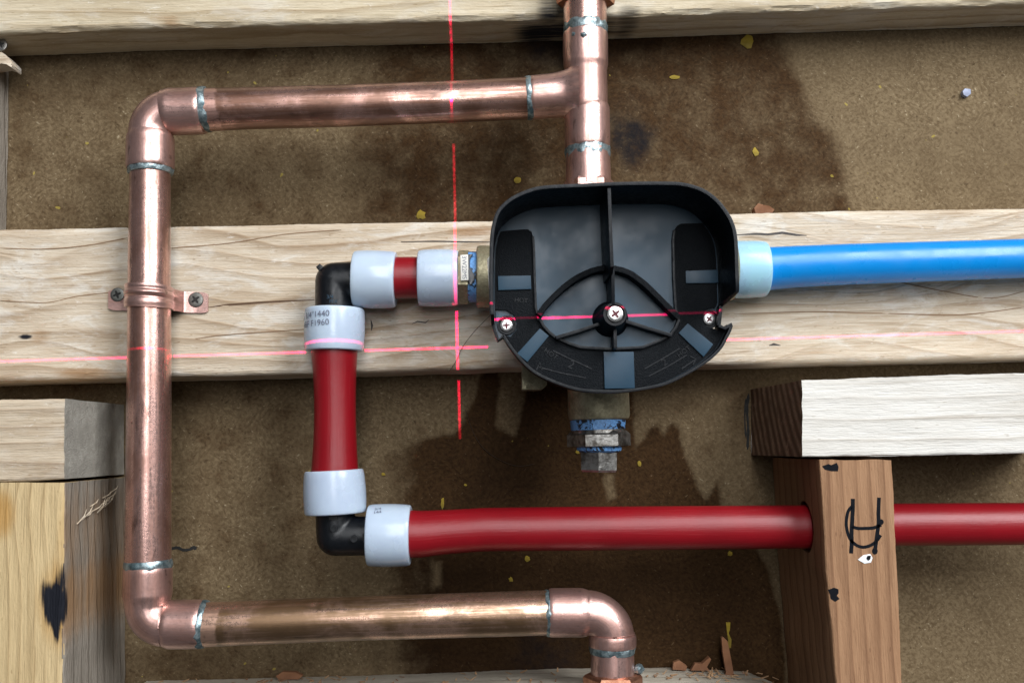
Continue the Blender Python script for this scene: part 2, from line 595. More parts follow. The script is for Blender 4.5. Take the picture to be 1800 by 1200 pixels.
def catmull(pts, n=6):
    out = []
    m_ = len(pts)
    for i in range(m_ - 1):
        p0, p1, p2, p3 = (np.array(pts[max(0, i - 1)]), np.array(pts[i]), np.array(pts[i + 1]), np.array(pts[min(m_ - 1, i + 2)]))
        for q in range(n):
            t = q / n
            out.append(tuple(0.5 * ((2 * p1) + (-p0 + p2) * t + (2 * p0 - 5 * p1 + 4 * p2 - p3) * t * t + (-p0 + 3 * p1 - 3 * p2 + p3) * t ** 3)))
    out.append(tuple(pts[-1]))
    return out


def text_mesh(body, size_m, extrude=0.00008, shear=0.0):
    cu = bpy.data.curves.new('lettering', 'FONT')
    cu.body = body
    cu.size = size_m
    cu.extrude = extrude
    cu.resolution_u = 3
    cu.align_x, cu.align_y = 'CENTER', 'CENTER'
    o = bpy.data.objects.new('lettering', cu)
    COL.objects.link(o)
    dg = bpy.context.evaluated_depsgraph_get()
    me = bpy.data.meshes.new_from_object(o.evaluated_get(dg))
    bpy.data.objects.remove(o)
    bpy.data.curves.remove(cu)
    return me


def flat_text(name, body, px, py, h, hpx, ang, mat, parent, extrude=0.0001):
    c = W(px, py, h)
    me = text_mesh(body, PXM(c, hpx) * 1.38, extrude)
    ca, sa = math.cos(ang), math.sin(ang)
    for v in me.vertices:
        x, y, z = v.co
        v.co = (c.x + x * ca - y * sa, c.y - z, c.z + x * sa + y * ca)
    me.materials.clear()
    return link(name, me, mat, parent, False)


# ------------------------------------------------------------------ materials
M = {}
M['panel'] = mat_panel()
M['copper'] = mat_copper('copper', (0.67, 0.39, 0.33), (0.27, 0.125, 0.085), 0.8, 0.26, 0.43, 0.62)
M['copper_fit'] = mat_copper('copper_fitting', (0.70, 0.43, 0.38), (0.37, 0.195, 0.155), 0.75, 0.34, 0.43, 0.60)
M['copper_tarn'] = mat_copper('copper_tarnished', (0.64, 0.37, 0.305), (0.20, 0.09, 0.052), 0.92, 0.28, 0.38, 0.55, 0.013)
M['copper_brown'] = mat_copper('copper_browned', (0.64, 0.39, 0.28), (0.19, 0.105, 0.042), 0.92, 0.28, 0.40, 0.57, 0.013)
M['solder'] = mat_metal('solder', (0.38, 0.46, 0.48), (0.08, 0.125, 0.14), 0.40, 330, 0.0004, 0.75)
M['brass'] = mat_metal('cast_brass', (0.42, 0.38, 0.25), (0.25, 0.22, 0.14), 0.42, 700, 0.0002, 0.6)
M['copper_nut'] = mat_metal('copper_nut', (0.52, 0.27, 0.17), (0.34, 0.15, 0.09), 0.35, 300, 0.0001)
M['dark_steel'] = mat_metal('dark_steel', (0.36, 0.35, 0.33), (0.07, 0.06, 0.05), 0.36, 260, 0.0003, 0.85)
def mat_tape():
    t = NT('blue_tape')
    a = t.noise(t.obj(), 210, 4, 0.65, 0.8)
    f = t.noise(t.obj(), 900, 2)
    c = t.mix(t.rng(f, 0.35, 0.7), (0.15, 0.36, 0.70), (0.10, 0.24, 0.52))
    c = t.mix(t.rng(a, 0.545, 0.585), c, (0.010, 0.011, 0.016))
    t.bump(a, 0.0006)
    return t.set(Base_Color=c, Roughness=0.45)
M['tape'] = mat_tape()
M['sealant'] = mat_plastic('dark_sealant', (0.012, 0.013, 0.02), 0.25)
M['pexred'] = mat_plastic('red_pipe_plastic', (0.24, 0.0025, 0.008), 0.29, 500, 0.00006, 0.35, (0.15, 0.002, 0.005), streaks=True)
M['pexblue'] = mat_plastic('blue_pipe_plastic', (0.001, 0.225, 0.64), 0.3, 60, 0.00002, 0.3, (0.001, 0.19, 0.57))
M['collar'] = mat_plastic('milky_plastic', (0.52, 0.62, 0.73), 0.20, 55, 0.00012, 0.8, (0.46, 0.54, 0.68), sss=0.45)
M['collar_blue'] = mat_plastic('milky_plastic_blue', (0.36, 0.64, 0.76), 0.22, 55, 0.00012, 0.8, (0.36, 0.54, 0.73), sss=0.35)
M['black'] = mat_plastic('black_plastic', (0.004, 0.0055, 0.008), 0.40, 500, 0.00005, 0.3, spec=0.22)
M['elbow'] = mat_plastic('black_fitting_plastic', (0.004, 0.005, 0.007), 0.36, 500, 0.00005, 0.3, spec=0.4)
M['black_sheen'] = mat_plastic('black_plastic_sheen', (0.010, 0.039, 0.069), 0.36, 60, 0.00001, 0.35, (0.014, 0.050, 0.084), spec=0.36)  # smooth black plastic, its bluish sheen put into the base colour
M['blacktex'] = mat_plastic('black_grained_plastic', (0.0035, 0.005, 0.007), 0.6, 1500, 0.0005, 0.3, spec=0.14)
M['pad'] = mat_plastic('black_pad_sheen', (0.010, 0.038, 0.068), 0.40, 60, 0.00001, 0.8, (0.018, 0.054, 0.090), spec=0.3)  # black pads with the light they catch painted into their colour
M['white'] = mat_plastic('white_plastic', (0.78, 0.76, 0.70), 0.5)
M['screw'] = mat_metal('zinc_screw', (0.70, 0.69, 0.68), (0.45, 0.44, 0.44), 0.28, 500, 0.0001)
M['screwgrey'] = mat_metal('grey_screw', (0.22, 0.22, 0.20), (0.13, 0.13, 0.12), 0.45, 500, 0.0001)
M['slot'] = mat_plastic('dark_recess', (0.012, 0.011, 0.010), 0.8)
M['slotred'] = mat_plastic('dark_recess_tinted', (0.10, 0.012, 0.02), 0.6)
M['ink'] = mat_plastic('marker_ink', (0.006, 0.007, 0.010), 0.8, spec=0.1)
M['print'] = mat_plastic('grey_print', (0.13, 0.14, 0.19), 0.6)
M['pencil'] = mat_plastic('pencil', (0.055, 0.045, 0.04), 0.7)
M['crack'] = mat_plastic('crack_shadow', (0.10, 0.055, 0.03), 0.9)
M['grainline'] = mat_plastic('grain_line', (0.24, 0.15, 0.085), 0.9)
M['yellow'] = mat_plastic('yellow_paint', (0.36, 0.25, 0.010), 0.75, 420, 0.0004, 1.0, (0.13, 0.09, 0.012))
M['chip'] = mat_plastic('wood_chip', (0.26, 0.115, 0.05), 0.8, 200, 0.0003, 0.8, (0.12, 0.05, 0.025))
M['sawdust'] = mat_plastic('sawdust_grains', (0.42, 0.26, 0.14), 0.9, 200, 0.0001, 1.0, (0.18, 0.085, 0.04))
M['crumb'] = mat_plastic('grey_crumb', (0.42, 0.47, 0.62), 0.6, 300, 0.0002, 0.8, (0.12, 0.13, 0.2))
M['hair'] = mat_plastic('dark_hair', (0.03, 0.018, 0.01), 0.5)
M['whitepaint'] = mat_plastic('white_paint', (0.82, 0.84, 0.86), 0.5, 300, 0.0004)

# ------------------------------------------------------------------ wall panel
def polymask(X, Z, poly, soft):
    """soft inside mask of a polygon given as world (x, z)"""
    inside = np.zeros(X.shape, bool)
    dist = np.full(X.shape, 1e9)
    n = len(poly)
    for i in range(n):
        x1, z1 = poly[i]
        x2, z2 = poly[(i + 1) % n]
        cond = ((z1 > Z) != (z2 > Z)) & (X < (x2 - x1) * (Z - z1) / (z2 - z1 + 1e-12) + x1)
        inside ^= cond
        dx, dz = x2 - x1, z2 - z1
        t = np.clip(((X - x1) * dx + (Z - z1) * dz) / (dx * dx + dz * dz + 1e-12), 0, 1)
        dist = np.minimum(dist, np.hypot(X - x1 - t * dx, Z - z1 - t * dz))
    sd = np.where(inside, dist, -dist)
    return np.clip(sd / (2 * soft) + 0.5, 0, 1)


nx, nz = 380, 270
gx = np.linspace(-0.44, 0.46, nx)
gz = np.linspace(-0.25, 0.40, nz)
X, Z = np.meshgrid(gx, gz)
wet = np.zeros_like(X)
PX = PXM(W(900, 600, 0), 1.0)
for poly, soft, amt in [
    # upper bay
    ([(200, 0), (200, 420), (1520, 420), (1500, 330), (1480, 250), (1432, 180), (1400, 110), (1385, 60), (1385, 0)], 24, (400, 760, 0.60)),
    ([(300, 90), (600, 80), (640, 160), (500, 165), (330, 140)], 30, 0.45),
    # lower bay, drips out of the valve
    ([(480, 1010), (500, 920), (560, 840), (640, 800), (760, 765), (800, 760), (835, 700), (850, 650), (870, 640),
      (880, 670), (872, 750), (905, 765), (922, 700), (925, 640), (1110, 640), (1112, 700), (1118, 790), (1128, 775), (1140, 750), (1158, 745),
      (1165, 770), (1178, 740), (1195, 750), (1202, 800), (1225, 850), (1240, 880), (1262, 840), (1270, 900), (1330, 960), (1360, 1030),
      (1380, 1120), (1380, 1240), (420, 1240), (440, 1100)], 11, (560, 840, 0.95)),
    ([(420, 1240), (440, 1060), (640, 960), (660, 760), (800, 660), (1260, 660), (1340, 900), (1400, 1240)], 45, 0.30),
    ([(560, 1010), (640, 1010), (600, 1060), (560, 1240), (440, 1240), (470, 1120)], 30, 0.35),
    ([(1290, 640), (1370, 640), (1380, 900), (1290, 760)], 20, 0.3),
    ([(-200, -50), (620, -50), (620, 1300), (-200, 1300)], 60, 0.40),  # tones the whole left side of the board darker
    ([(1230, 640), (1440, 640), (1440, 1240), (1230, 1240)], 60, 0.30),
]:
    wp = [xz(px, py, 0) for px, py in poly]
    if isinstance(amt, tuple):              # soaked through gradually towards the left
        x0_, x1_, am_ = amt
        rr = np.clip((X - xz(x0_, 600, 0)[0]) / (xz(x1_, 600, 0)[0] - xz(x0_, 600, 0)[0]), 0, 1)
        amt = am_ * rr * rr * (3 - 2 * rr)
    wet = np.maximum(wet, polymask(X, Z, wp, soft * PX) * amt)
# dry runs left inside the wet patch
for poly, soft, amt in [([(1055, 830), (1085, 830), (1085, 880), (1062, 885)], 8, 0.6),
                        ([(760, 985), (780, 985), (775, 1030), (762, 1030)], 8, 0.5), ([(810, 985), (835, 985), (828, 1010)], 8, 0.4)]:
    wet -= polymask(X, Z, [xz(px, py, 0) for px, py in poly], soft * PX) * amt
wet = np.clip(wet, 0, 1)
stain_shade = np.zeros_like(X)  # deeper stain tone that also paints in the dim light on the board
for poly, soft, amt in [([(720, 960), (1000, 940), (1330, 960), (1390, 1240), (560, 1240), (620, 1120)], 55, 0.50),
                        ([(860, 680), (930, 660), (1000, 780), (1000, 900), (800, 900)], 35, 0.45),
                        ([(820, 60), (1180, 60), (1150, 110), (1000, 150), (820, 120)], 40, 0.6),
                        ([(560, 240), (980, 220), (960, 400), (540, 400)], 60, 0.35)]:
    stain_shade = np.maximum(stain_shade, amt * polymask(X, Z, [xz(px, py, 0) for px, py in poly], soft * PX))
sc = np.zeros_like(X)
for px, py, r, a in [(1112, 245, 62, 0.85), (1090, 230, 110, 0.5), (985, 55, 90, 0.8), (880, 260, 60, 0.35), (940, 300, 50, 0.3), (700, 1150, 60, 0.3), (960, 1160, 90, 0.6)]:
    p = W(px, py, 0)
    sc = np.maximum(sc, a * np.exp(-((X - p.x) ** 2 + (Z - p.z) ** 2) / (r * PX) ** 2))
V = np.stack([X, np.zeros_like(X), Z], -1)
me = grid_mesh('wall_panel', V, closed_v=False)
for nm, arr in (('wet', wet), ('scorch', sc), ('stain_shade', stain_shade)):
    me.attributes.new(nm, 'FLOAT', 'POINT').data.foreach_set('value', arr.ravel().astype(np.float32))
panel = link('wall_panel', me, M['panel'], smooth=False)
tag(panel, 'brown hardboard wall panel with dark wet stains behind the pipes', kind='structure')
if me.polygons[0].normal.y > 0:
    me.flip_normals()


# ------------------------------------------------------------------ timbers
def interp(pts, u):
    xs = [p[0] for p in pts]
    ys = [p[1] for p in pts]
    return np.interp(u, xs, ys)


def timber(name, axis, e0, e1, hf, hb, mat, label, cat='wood beam', rad=0.002, knots=(), tints=(), chars=(), seed=0,
           step=0.0022, rough=0.0003, endmat=None, n_face=34, parent=None, edge_rough=0.0006, skew=(0, 0)):
    """axis 'x': e0/e1 = lower/upper front edges as [(px, py)]; axis 'z': e0/e1 = left/right front edges as [(py, px)].
       hf, hb: heights of front and back faces above the panel."""
    if axis == 'x':
        u0, u1 = e0[0][0], e0[-1][0]
    else:
        u0, u1 = e0[0][0], e0[-1][0]
    n = max(8, int(abs(u1 - u0) * PX / step))
    us = np.linspace(u0, u1, n)
    a_ = interp(e0, us)
    b_ = interp(e1, us)
    a_ = a_ + np.array([1.1 * mnoise.noise(Vector((u * 0.02, seed, 0.3))) + 0.6 * mnoise.noise(Vector((u * 0.11, seed, 1.3))) for u in us])
    b_ = b_ + np.array([1.1 * mnoise.noise(Vector((u * 0.02, seed, 5.3))) + 0.6 * mnoise.noise(Vector((u * 0.11, seed, 7.3))) for u in us])
    A, B = [], []
    for u, a, b in zip(us, a_, b_):
        A.append(W(u, a, hf) if axis == 'x' else W(a, u, hf))
        B.append(W(u, b, hf) if axis == 'x' else W(b, u, hf))
    # cross-section: t across (0..1 from A to B), y depth. front face fine, sides medium, back coarse
    sec = []
    nc = 5
    def corner(t_end, sgn):
        return [(t_end, sgn * (math.sin(q) - 1), 1 - math.cos(q)) for q in np.linspace(math.pi / 2, 0, nc)]
    T = hf - hb
    front = [(t, 0.0, 0.0) for t in np.linspace(0, 1, n_face)]
    verts = np.zeros((n, 0, 3))
    rows = []
    for i in range(n):
        p, q = A[i], B[i]
        d = (q - p)
        Ln = d.length
        d.normalize()
        r = rad
        ring = []
        # front face from A to B inset by r
        for t in np.linspace(r, Ln - r, n_face):
            ring.append((p + d * t, 0.0, 1))
        for w in np.linspace(0, math.pi / 2, nc)[1:]:
            ring.append((p + d * (Ln - r + r * math.sin(w)), r * (1 - math.cos(w)), 2))
        for y in np.linspace(r, T, 10)[1:]:
            ring.append((p + d * Ln, y, 3))
        for t in np.linspace(Ln, 0, 6)[1:]:
            ring.append((p + d * t, T, 4))
        for y in np.linspace(T, r, 10)[1:]:
            ring.append((p, y, 3))
        for w in np.linspace(math.pi / 2, 0, nc)[1:-1]:
            ring.append((p + d * (r - r * math.sin(w)), r * (1 - math.cos(w)), 2))
        row = []
        for (c, y, kind) in ring:
            v = Vector((c.x, c.y + y, c.z))
            amp = rough if kind in (1, 3) else (edge_rough if kind == 2 else 0)
            if amp:
                sc_ = Vector((30, 120, 120)) if axis == 'x' else Vector((120, 120, 30))
                w = Vector((v.x * sc_.x + seed, v.y * sc_.y, v.z * sc_.z))
                f = mnoise.noise(w) + 0.5 * mnoise.noise(w * 3.1)
                if kind == 2:
                    f = -abs(f) * 1.2 + 0.4 * mnoise.noise(Vector((v.x * 300, v.y * 300 + seed, v.z * 300)))
                if kind == 3:
                    s_ = -1 if (c - p).length < 1e-6 else 1
                    v += d * (f * amp * 0.6) * s_
                else:
                    v.y -= f * amp
            row.append(v)
        rows.append(row)
    Vv = np.array([[tuple(v) for v in row] for row in rows])
    # end skew: shift of the back edge at each end (metres along axis)
    comp = 0 if axis == 'x' else 2
    for end, sk in ((0, skew[0]), (-1, skew[1])):
        if sk:
            Vv[end, :, comp] += sk * (Vv[end, :, 1] + hf) / T
    # rough saw marks on the two ends
    for end in (0, -1):
        for j in range(Vv.shape[1]):
            q = Vv[end, j] * 140
            Vv[end, j, comp] += 0.0005 * mnoise.noise(Vector(q))
    me = grid_mesh(name, Vv, True, True)
    nv = Vv.shape[1]
    C = Vv.reshape(-1, 3)
    warp = np.zeros(len(C))
    tint = np.zeros(len(C))
    char = np.zeros(len(C))
    ac = 2 if axis == 'x' else 0
    for (px, py, r, st) in knots:
        p = W(px, py, hf)
        rr = r * PX
        dl = (C[:, comp] - p[0 if axis == 'x' else 2]) / (rr * 2.6)
        da = (C[:, ac] - p[2 if axis == 'x' else 0]) / rr
        warp += st * rr * da / (1 + da * da) * np.exp(-dl * dl)
        g = np.exp(-((dl * 2.2) ** 2 + da ** 2) * 1.6)
        tint = np.maximum(tint, g * (0.62 if r < 30 else 0.3))
    for lst, arr in ((tints, 0), (chars, 1)):
        for (px, py, rx, ry, am, *hh) in lst:
            p = W(px, py, hh[0] if hh else hf)
            g = am * np.exp(-(((C[:, 0] - p.x) / (rx * PX)) ** 2 + ((C[:, 2] - p.z) / (ry * PX)) ** 2) ** 1.5)
            if hh:
                g = g * np.exp(-((C[:, 1] + hh[0]) / (0.02 if hh[0] < 0.03 else 0.004)) ** 2)
            if arr == 0:
                tint = np.maximum(tint, g)
            else:
                char = np.maximum(char, g)
    for nm, arr in (('warp', warp), ('tint', tint), ('char', char)):
        me.attributes.new(nm, 'FLOAT', 'POINT').data.foreach_set('value', arr.astype(np.float32))
    mats = [mat] + ([endmat] if endmat else [])
    o = link(name, me, mats, parent, True, 40)
    if endmat:
        me.polygons[len(me.polygons) - 2].material_index = 1
        me.polygons[len(me.polygons) - 1].material_index = 1
    for k_ in (2, 1):
        me.polygons[len(me.polygons) - k_].use_smooth = False
    tag(o, label, cat)
    return o


w_top = mat_wood('pine_pale', (0.63, 0.545, 0.40), (0.47, 0.385, 0.26), (0.27, 0.18, 0.09), 'x', 120, 0.75, 0.0, 0.55, blot=0.5, soft=True, bleach=0.3)
w_mid = mat_wood('pine_light', (0.65, 0.565, 0.45), (0.48, 0.375, 0.265), (0.26, 0.165, 0.09), 'x', 85, 0.8, 3.3, 0.6, blot=0.65, wob=2.0, bleach=0.5)
w_block = mat_wood('pine_white', (0.69, 0.67, 0.63), (0.585, 0.555, 0.50), (0.36, 0.31, 0.25), 'x', 100, 0.75, 7.7, 0.45, blot=0.3, wob=0.35, power=7.0)
w_blockl = mat_wood('pine_tan', (0.57, 0.475, 0.355), (0.43, 0.335, 0.235), (0.25, 0.16, 0.09), 'x', 120, 0.85, 1.9, 0.55, wob=0.8, bleach=0.15)
w_yel = mat_wood('pine_yellow', (0.60, 0.455, 0.25), (0.46, 0.335, 0.175), (0.26, 0.165, 0.07), 'z', 170, 0.6, 5.1, 0.4, wob=0.6, blot=0.3, tintcol=(0.40, 0.21, 0.05))
w_red = mat_wood('fir_reddish', (0.36, 0.205, 0.112), (0.25, 0.132, 0.068), (0.125, 0.055, 0.026), 'z', 150, 0.7, 2.2, 0.4, wob=0.5, blot=0.5)
w_grey = mat_wood('weathered_grey', (0.50, 0.45, 0.37), (0.36, 0.315, 0.25), (0.17, 0.14, 0.10), 'x', 120, 0.5, 9.0, 0.6)
w_greyz = mat_wood('weathered_grey_side', (0.32, 0.28, 0.235), (0.22, 0.19, 0.155), (0.10, 0.08, 0.06), 'z', 160, 0.55, 9.4, 0.8, bump=0.0012)
w_end = mat_endgrain('end_grain_dark', (0.34, 0.225, 0.15), (0.12, 0.07, 0.044), -0.10, 0.06, 130)
w_endg = mat_endgrain('end_grain_grey', (0.42, 0.39, 0.34), (0.26, 0.24, 0.205), -0.02, 0.05, 60, 0.35)

H_TOP, H_MID = 0.034, 0.038
top_beam = timber('timber_beam', 'x', [(-160, 64), (0, 58), (230, 49), (420, 45), (600, 40), (900, 34), (1200, 23), (1500, 14), (1800, 5), (1960, 1)],
                  [(-160, -250), (1960, -310)], H_TOP, 0.0008, w_top,
                  'pale horizontal beam along the top edge with a scorch mark behind the copper tee', rad=0.0026, edge_rough=0.0016,
                  knots=[(300, 36, 22, 0.5)], tints=[(285, 32, 40, 10, 0.6), (450, 10, 30, 20, 0.4)],
                  chars=[(965, 28, 24, 40, 0.6), (1106, 22, 26, 13, 0.55), (950, 60, 50, 18, 0.85, 0.012), (1010, 50, 80, 35, 0.85, 0.015)], seed=3)
mid_beam = timber('timber_beam', 'x', [(-160, 678), (0, 670), (220, 664), (540, 657), (900, 646), (1270, 641), (1500, 635), (1800, 628), (1960, 624)],
                  [(-160, 405), (0, 402), (300, 397), (600, 391), (860, 387), (1290, 374), (1500, 369), (1800, 365), (1960, 362)], H_MID, 0.0008, w_mid,
                  'wide light pine beam across the middle carrying the pipe strap', rad=0.003, seed=11,
                  knots=[(70, 590, 26, 1.2), (60, 500, 50, 0.9), (1520, 545, 60, 1.6), (1710, 430, 50, 1.2), (820, 408, 40, 0.6), (150, 655, 26, 0.5), (500, 400, 60, -0.8)],
                  tints=[(830, 407, 50, 14, 0.75), (150, 655, 60, 14, 0.7), (1480, 425, 60, 14, 0.5), (1440, 618, 60, 6, 0.6), (20, 400, 60, 10, 0.4)],
                  chars=[(45, 592, 14, 7, 0.9), (75, 590, 16, 9, 0.45)])
left_block = timber('timber_block', 'x', [(-160, 849), (0, 846), (60, 845), (113, 842)], [(-160, 706), (0, 702), (60, 701), (115, 700)], 0.080, 0.0008, w_blockl,
                    'short tan block at left with a weathered grey cut end', 'wood block', rad=0.0012, seed=21, endmat=w_endg, rough=0.0003, edge_rough=0.0008, skew=(0, 0.0))
left_post = timber('timber_post', 'z', [(848, -170), (1000, -170), (1400, -170)], [(848, 114), (900, 113), (1200, 112), (1400, 112)], 0.080, 0.0008, w_yel,
                   'yellow upright post at lower left with a black burn mark on its edge', 'wood post', rad=0.0012, seed=31, rough=0.0004, edge_rough=0.0010,
                   knots=[(2, 905, 26, 0.9)], tints=[(2, 905, 22, 45, 0.9), (98, 1060, 34, 80, 0.75), (110, 960, 12, 120, 0.5)], chars=[(101, 1060, 18, 38, 1.2, 0.0785), (108, 1030, 7, 40, 1.0, 0.0785), (102, 1092, 6, 34, 1.0, 0.0785), (76, 1042, 5, 32, 0.75, 0.0785), (112, 1060, 6, 44, 0.9, 0.076)])
left_post.data.materials.append(w_greyz)
for p_ in left_post.data.polygons:
    if p_.normal.x > 0.55 and p_.center.y > -0.0795:
        p_.material_index = 1
left_stud = timber('timber_stud', 'z', [(98, -150), (396, -150)], [(98, -14), (240, -15), (396, -19)], 0.020, 0.0008, w_greyz,
                   'narrow grey stud edge at far left below the top beam', 'wood stud', rad=0.001, seed=41)
right_block = timber('timber_block', 'x', [(1410, 803), (1600, 801), (1800, 797), (1960, 793)], [(1410, 668), (1600, 661), (1800, 655), (1960, 650)], 0.085, 0.0008, w_block,
                     'white pine block at right with a dark sawn end, resting on the post', 'wood block', rad=0.0009, seed=51, endmat=w_end, edge_rough=0.0006, skew=(-0.004, 0))
right_post = timber('timber_post', 'z', [(808, 1440), (1000, 1452), (1200, 1470), (1400, 1486)], [(808, 1568), (1000, 1578), (1200, 1586), (1400, 1594)], 0.085, 0.0008, w_red,
                    'reddish upright post at right with hand-drawn black marker lettering', 'wood post', rad=0.0009, seed=61, edge_rough=0.0002, rough=0.00008)
low_beam = timber('timber_beam', 'x', [(215, 1420), (1395, 1400)], [(215, 1226), (600, 1216), (1000, 1202), (1200, 1200), (1340, 1207), (1395, 1228)], 0.038, 0.0008, w_grey,
                  'weathered grey beam along the bottom edge, only its top face showing', rad=0.002, seed=71, edge_rough=0.0008)


# hole through the post for the red pipe
def cut_hole(o, p0, p1, r):
    bm = bmesh.new()
    seg = 40
    d = (p1 - p0).normalized()
    N = (Vector((0, 1, 0)) - d * d.y).normalized()
    B = d.cross(N)
    a = [bm.verts.new(p0 + (N * math.cos(2 * math.pi * j / seg) + B * math.sin(2 * math.pi * j / seg)) * r) for j in range(seg)]
    b = [bm.verts.new(v.co + (p1 - p0)) for v in a]
    bm.faces.new(a[::-1]); bm.faces.new(b)
    for j in range(seg):
        bm.faces.new((a[j], a[(j + 1) % seg], b[(j + 1) % seg], b[j]))
    bmesh.ops.recalc_face_normals(bm, faces=bm.faces[:])
    me = bpy.data.meshes.new('cutter')
    bm.to_mesh(me); bm.free()
    c = bpy.data.objects.new('cutter', me)
    COL.objects.link(c)
    md = o.modifiers.new('hole', 'BOOLEAN')
    md.object = c
    md.operation = 'DIFFERENCE'
    md.solver = 'EXACT'
    dg = bpy.context.evaluated_depsgraph_get()
    nm = bpy.data.meshes.new_from_object(o.evaluated_get(dg))
    o.modifiers.clear()
    if len(nm.polygons) > 100:
        o.data = nm
    bpy.data.objects.remove(c)


H_RED = 0.055
cut_hole(right_post, W(1330, 927, H_RED), W(1700, 922, H_RED), 0.0135)

for o in (top_beam, mid_beam, left_block, left_post, left_stud, right_block, right_post, low_beam):
    center(o)
bpy.context.view_layer.update()

# marks on the panel
strip('dark_smear', catmull([(300, 964), (312, 962), (322, 966), (334, 965), (340, 961), (345, 965)], 4), 0.0, 5.5, M['slot'], panel)
strip('pencil_mark', catmull([(1316, 692), (1313, 720), (1315, 752), (1314, 790)], 4), 0.0, 5.0, M['slot'], panel)
strip('pencil_mark', catmull([(1311, 700), (1309, 730), (1311, 770)], 4), 0.0, 3.0, M['slot'], panel)
# marks and cracks on the timbers
strip('pencil_mark', [(705, 425), (760, 424), (820, 425), (864, 425)], H_MID, 2.2, M['pencil'], mid_beam)
strip('pencil_mark', [(652, 562), (654, 572), (653, 581)], H_MID, 4.0, M['pencil'], mid_beam)
strip('pencil_mark', [(724, 569), (734, 565), (748, 567), (754, 562)], H_MID, 2.4, M['pencil'], mid_beam)
strip('crack', [(366, 540), (400, 536), (450, 532), (500, 529), (553, 527)], H_MID, 3.4, M['crack'], mid_beam)
strip('pencil_mark', [(1292, 413), (1330, 411), (1350, 412), (1375, 409), (1400, 413), (1418, 414)], H_MID, 3.4, M['pencil'], mid_beam)
strip('pencil_mark', [(1352, 607), (1360, 605), (1372, 607)], H_MID, 5, M['pencil'], mid_beam)
strip('grain_line', catmull([(0, 528), (80, 532), (140, 520), (220, 512)], 5), H_MID, 1.6, M['grainline'], mid_beam)
strip('grain_line', catmull([(305, 603), (380, 590), (470, 583), (545, 578)], 5), H_MID, 1.5, M['grainline'], mid_beam)
strip('grain_line', catmull([(0, 436), (70, 438), (150, 432), (225, 418)], 5), H_MID, 1.8, M['grainline'], mid_beam)
strip('grain_line', catmull([(300, 436), (400, 428), (500, 412), (600, 404)], 5), H_MID, 1.8, M['grainline'], mid_beam)
strip('grain_line', catmull([(1290, 465), (1420, 470), (1560, 492), (1660, 512), (1740, 524), (1800, 512)], 5), H_MID, 1.6, M['grainline'], mid_beam)
strip('grain_line', catmull([(1290, 552), (1420, 548), (1560, 551), (1690, 553), (1800, 540)], 5), H_MID, 1.8, M['grainline'], mid_beam)
H_POST = 0.085
for pts, w in [
    ([(1499, 876), (1499, 892), (1498, 915), (1497, 935), (1497, 955), (1496, 972)], 7.0),
    ([(1545, 874), (1544, 900), (1544, 920), (1541, 945), (1539, 960), (1538, 972)], 6.6),
    ([(1497, 925), (1508, 928), (1522, 928), (1536, 927), (1549, 922)], 5.6),
    ([(1498, 889), (1491, 898), (1488, 912), (1488, 926), (1493, 944), (1503, 956), (1516, 961), (1530, 958), (1541, 950), (1548, 940)], 5.4),
]:
    strip('marker_stroke', catmull(pts, 4), H_POST, w, M['ink'], right_post, 0.0001, False)
for c, rx, ry in (((1549, 917), 4.5, 5), ((1538, 968), 5, 6)):
    slab('marker_stroke', [(c[0] + rx * math.cos(a), c[1] + ry * math.sin(a)) for a in np.linspace(0, 2 * math.pi, 12, endpoint=False)], H_POST - 0.0003, H_POST + 0.00012, M['ink'], right_post)
slab('marker_spot', [(1445, 819), (1456, 815), (1461, 817), (1471, 813), (1474, 820), (1473, 828), (1462, 828), (1450, 825)], H_POST - 0.0009, H_POST + 0.00012, M['ink'], right_post)
slab('marker_spot', [(1456, 1036), (1466, 1032), (1474, 1035), (1474, 1042), (1471, 1046), (1476, 1052), (1468, 1057), (1460, 1052), (1459, 1044)], H_POST - 0.0009, H_POST + 0.00012, M['ink'], right_post)
slab('paint_dab', [(1508, 983), (1518, 975), (1530, 973), (1534, 980), (1531, 988), (1520, 990)], H_POST - 0.0006, H_POST + 0.0003, M['whitepaint'], right_post, 0.0001)
slab('paint_dab', [(1525, 976), (1531, 976), (1530, 982), (1526, 985), (1523, 981)], H_POST - 0.0003, H_POST + 0.00045, M['ink'], right_post)

# ------------------------------------------------------------------ copper pipework
H_CU = 0.053
cu = thing('copper_pipework', W(262, 640, H_CU), 'soldered copper pipe loop running from the tee above the valve round the left side', 'copper pipe')


def ptube(name, lst, h, mat, parent, **kw):
    P, R = smoothpath(pxpts(lst, h))
    return sweep(name, P, R, mat, parent, **kw)


ptube('pipe', [(264, 290, 69), (264, 320, 69), (262.5, 460, 71.5), (262.5, 600, 74), (261, 850, 77), (260, 1005, 79)], H_CU, M['copper'], cu)
ptube('pipe', [(345, 194, 75), (380, 193, 74), (433, 191, 72.5), (600, 186.5, 72.5), (800, 179, 72), (935, 172.5, 73)], H_CU, M['copper_tarn'], cu)
ptube('pipe', [(345, 1097, 77), (383, 1096, 76), (600, 1087, 75), (933, 1077, 77), (975, 1076, 77)], H_CU, M['copper_brown'], cu)
ptube('pipe', [(1028.5, 5, 76), (1029, 70, 76)], H_CU, M['copper'], cu)


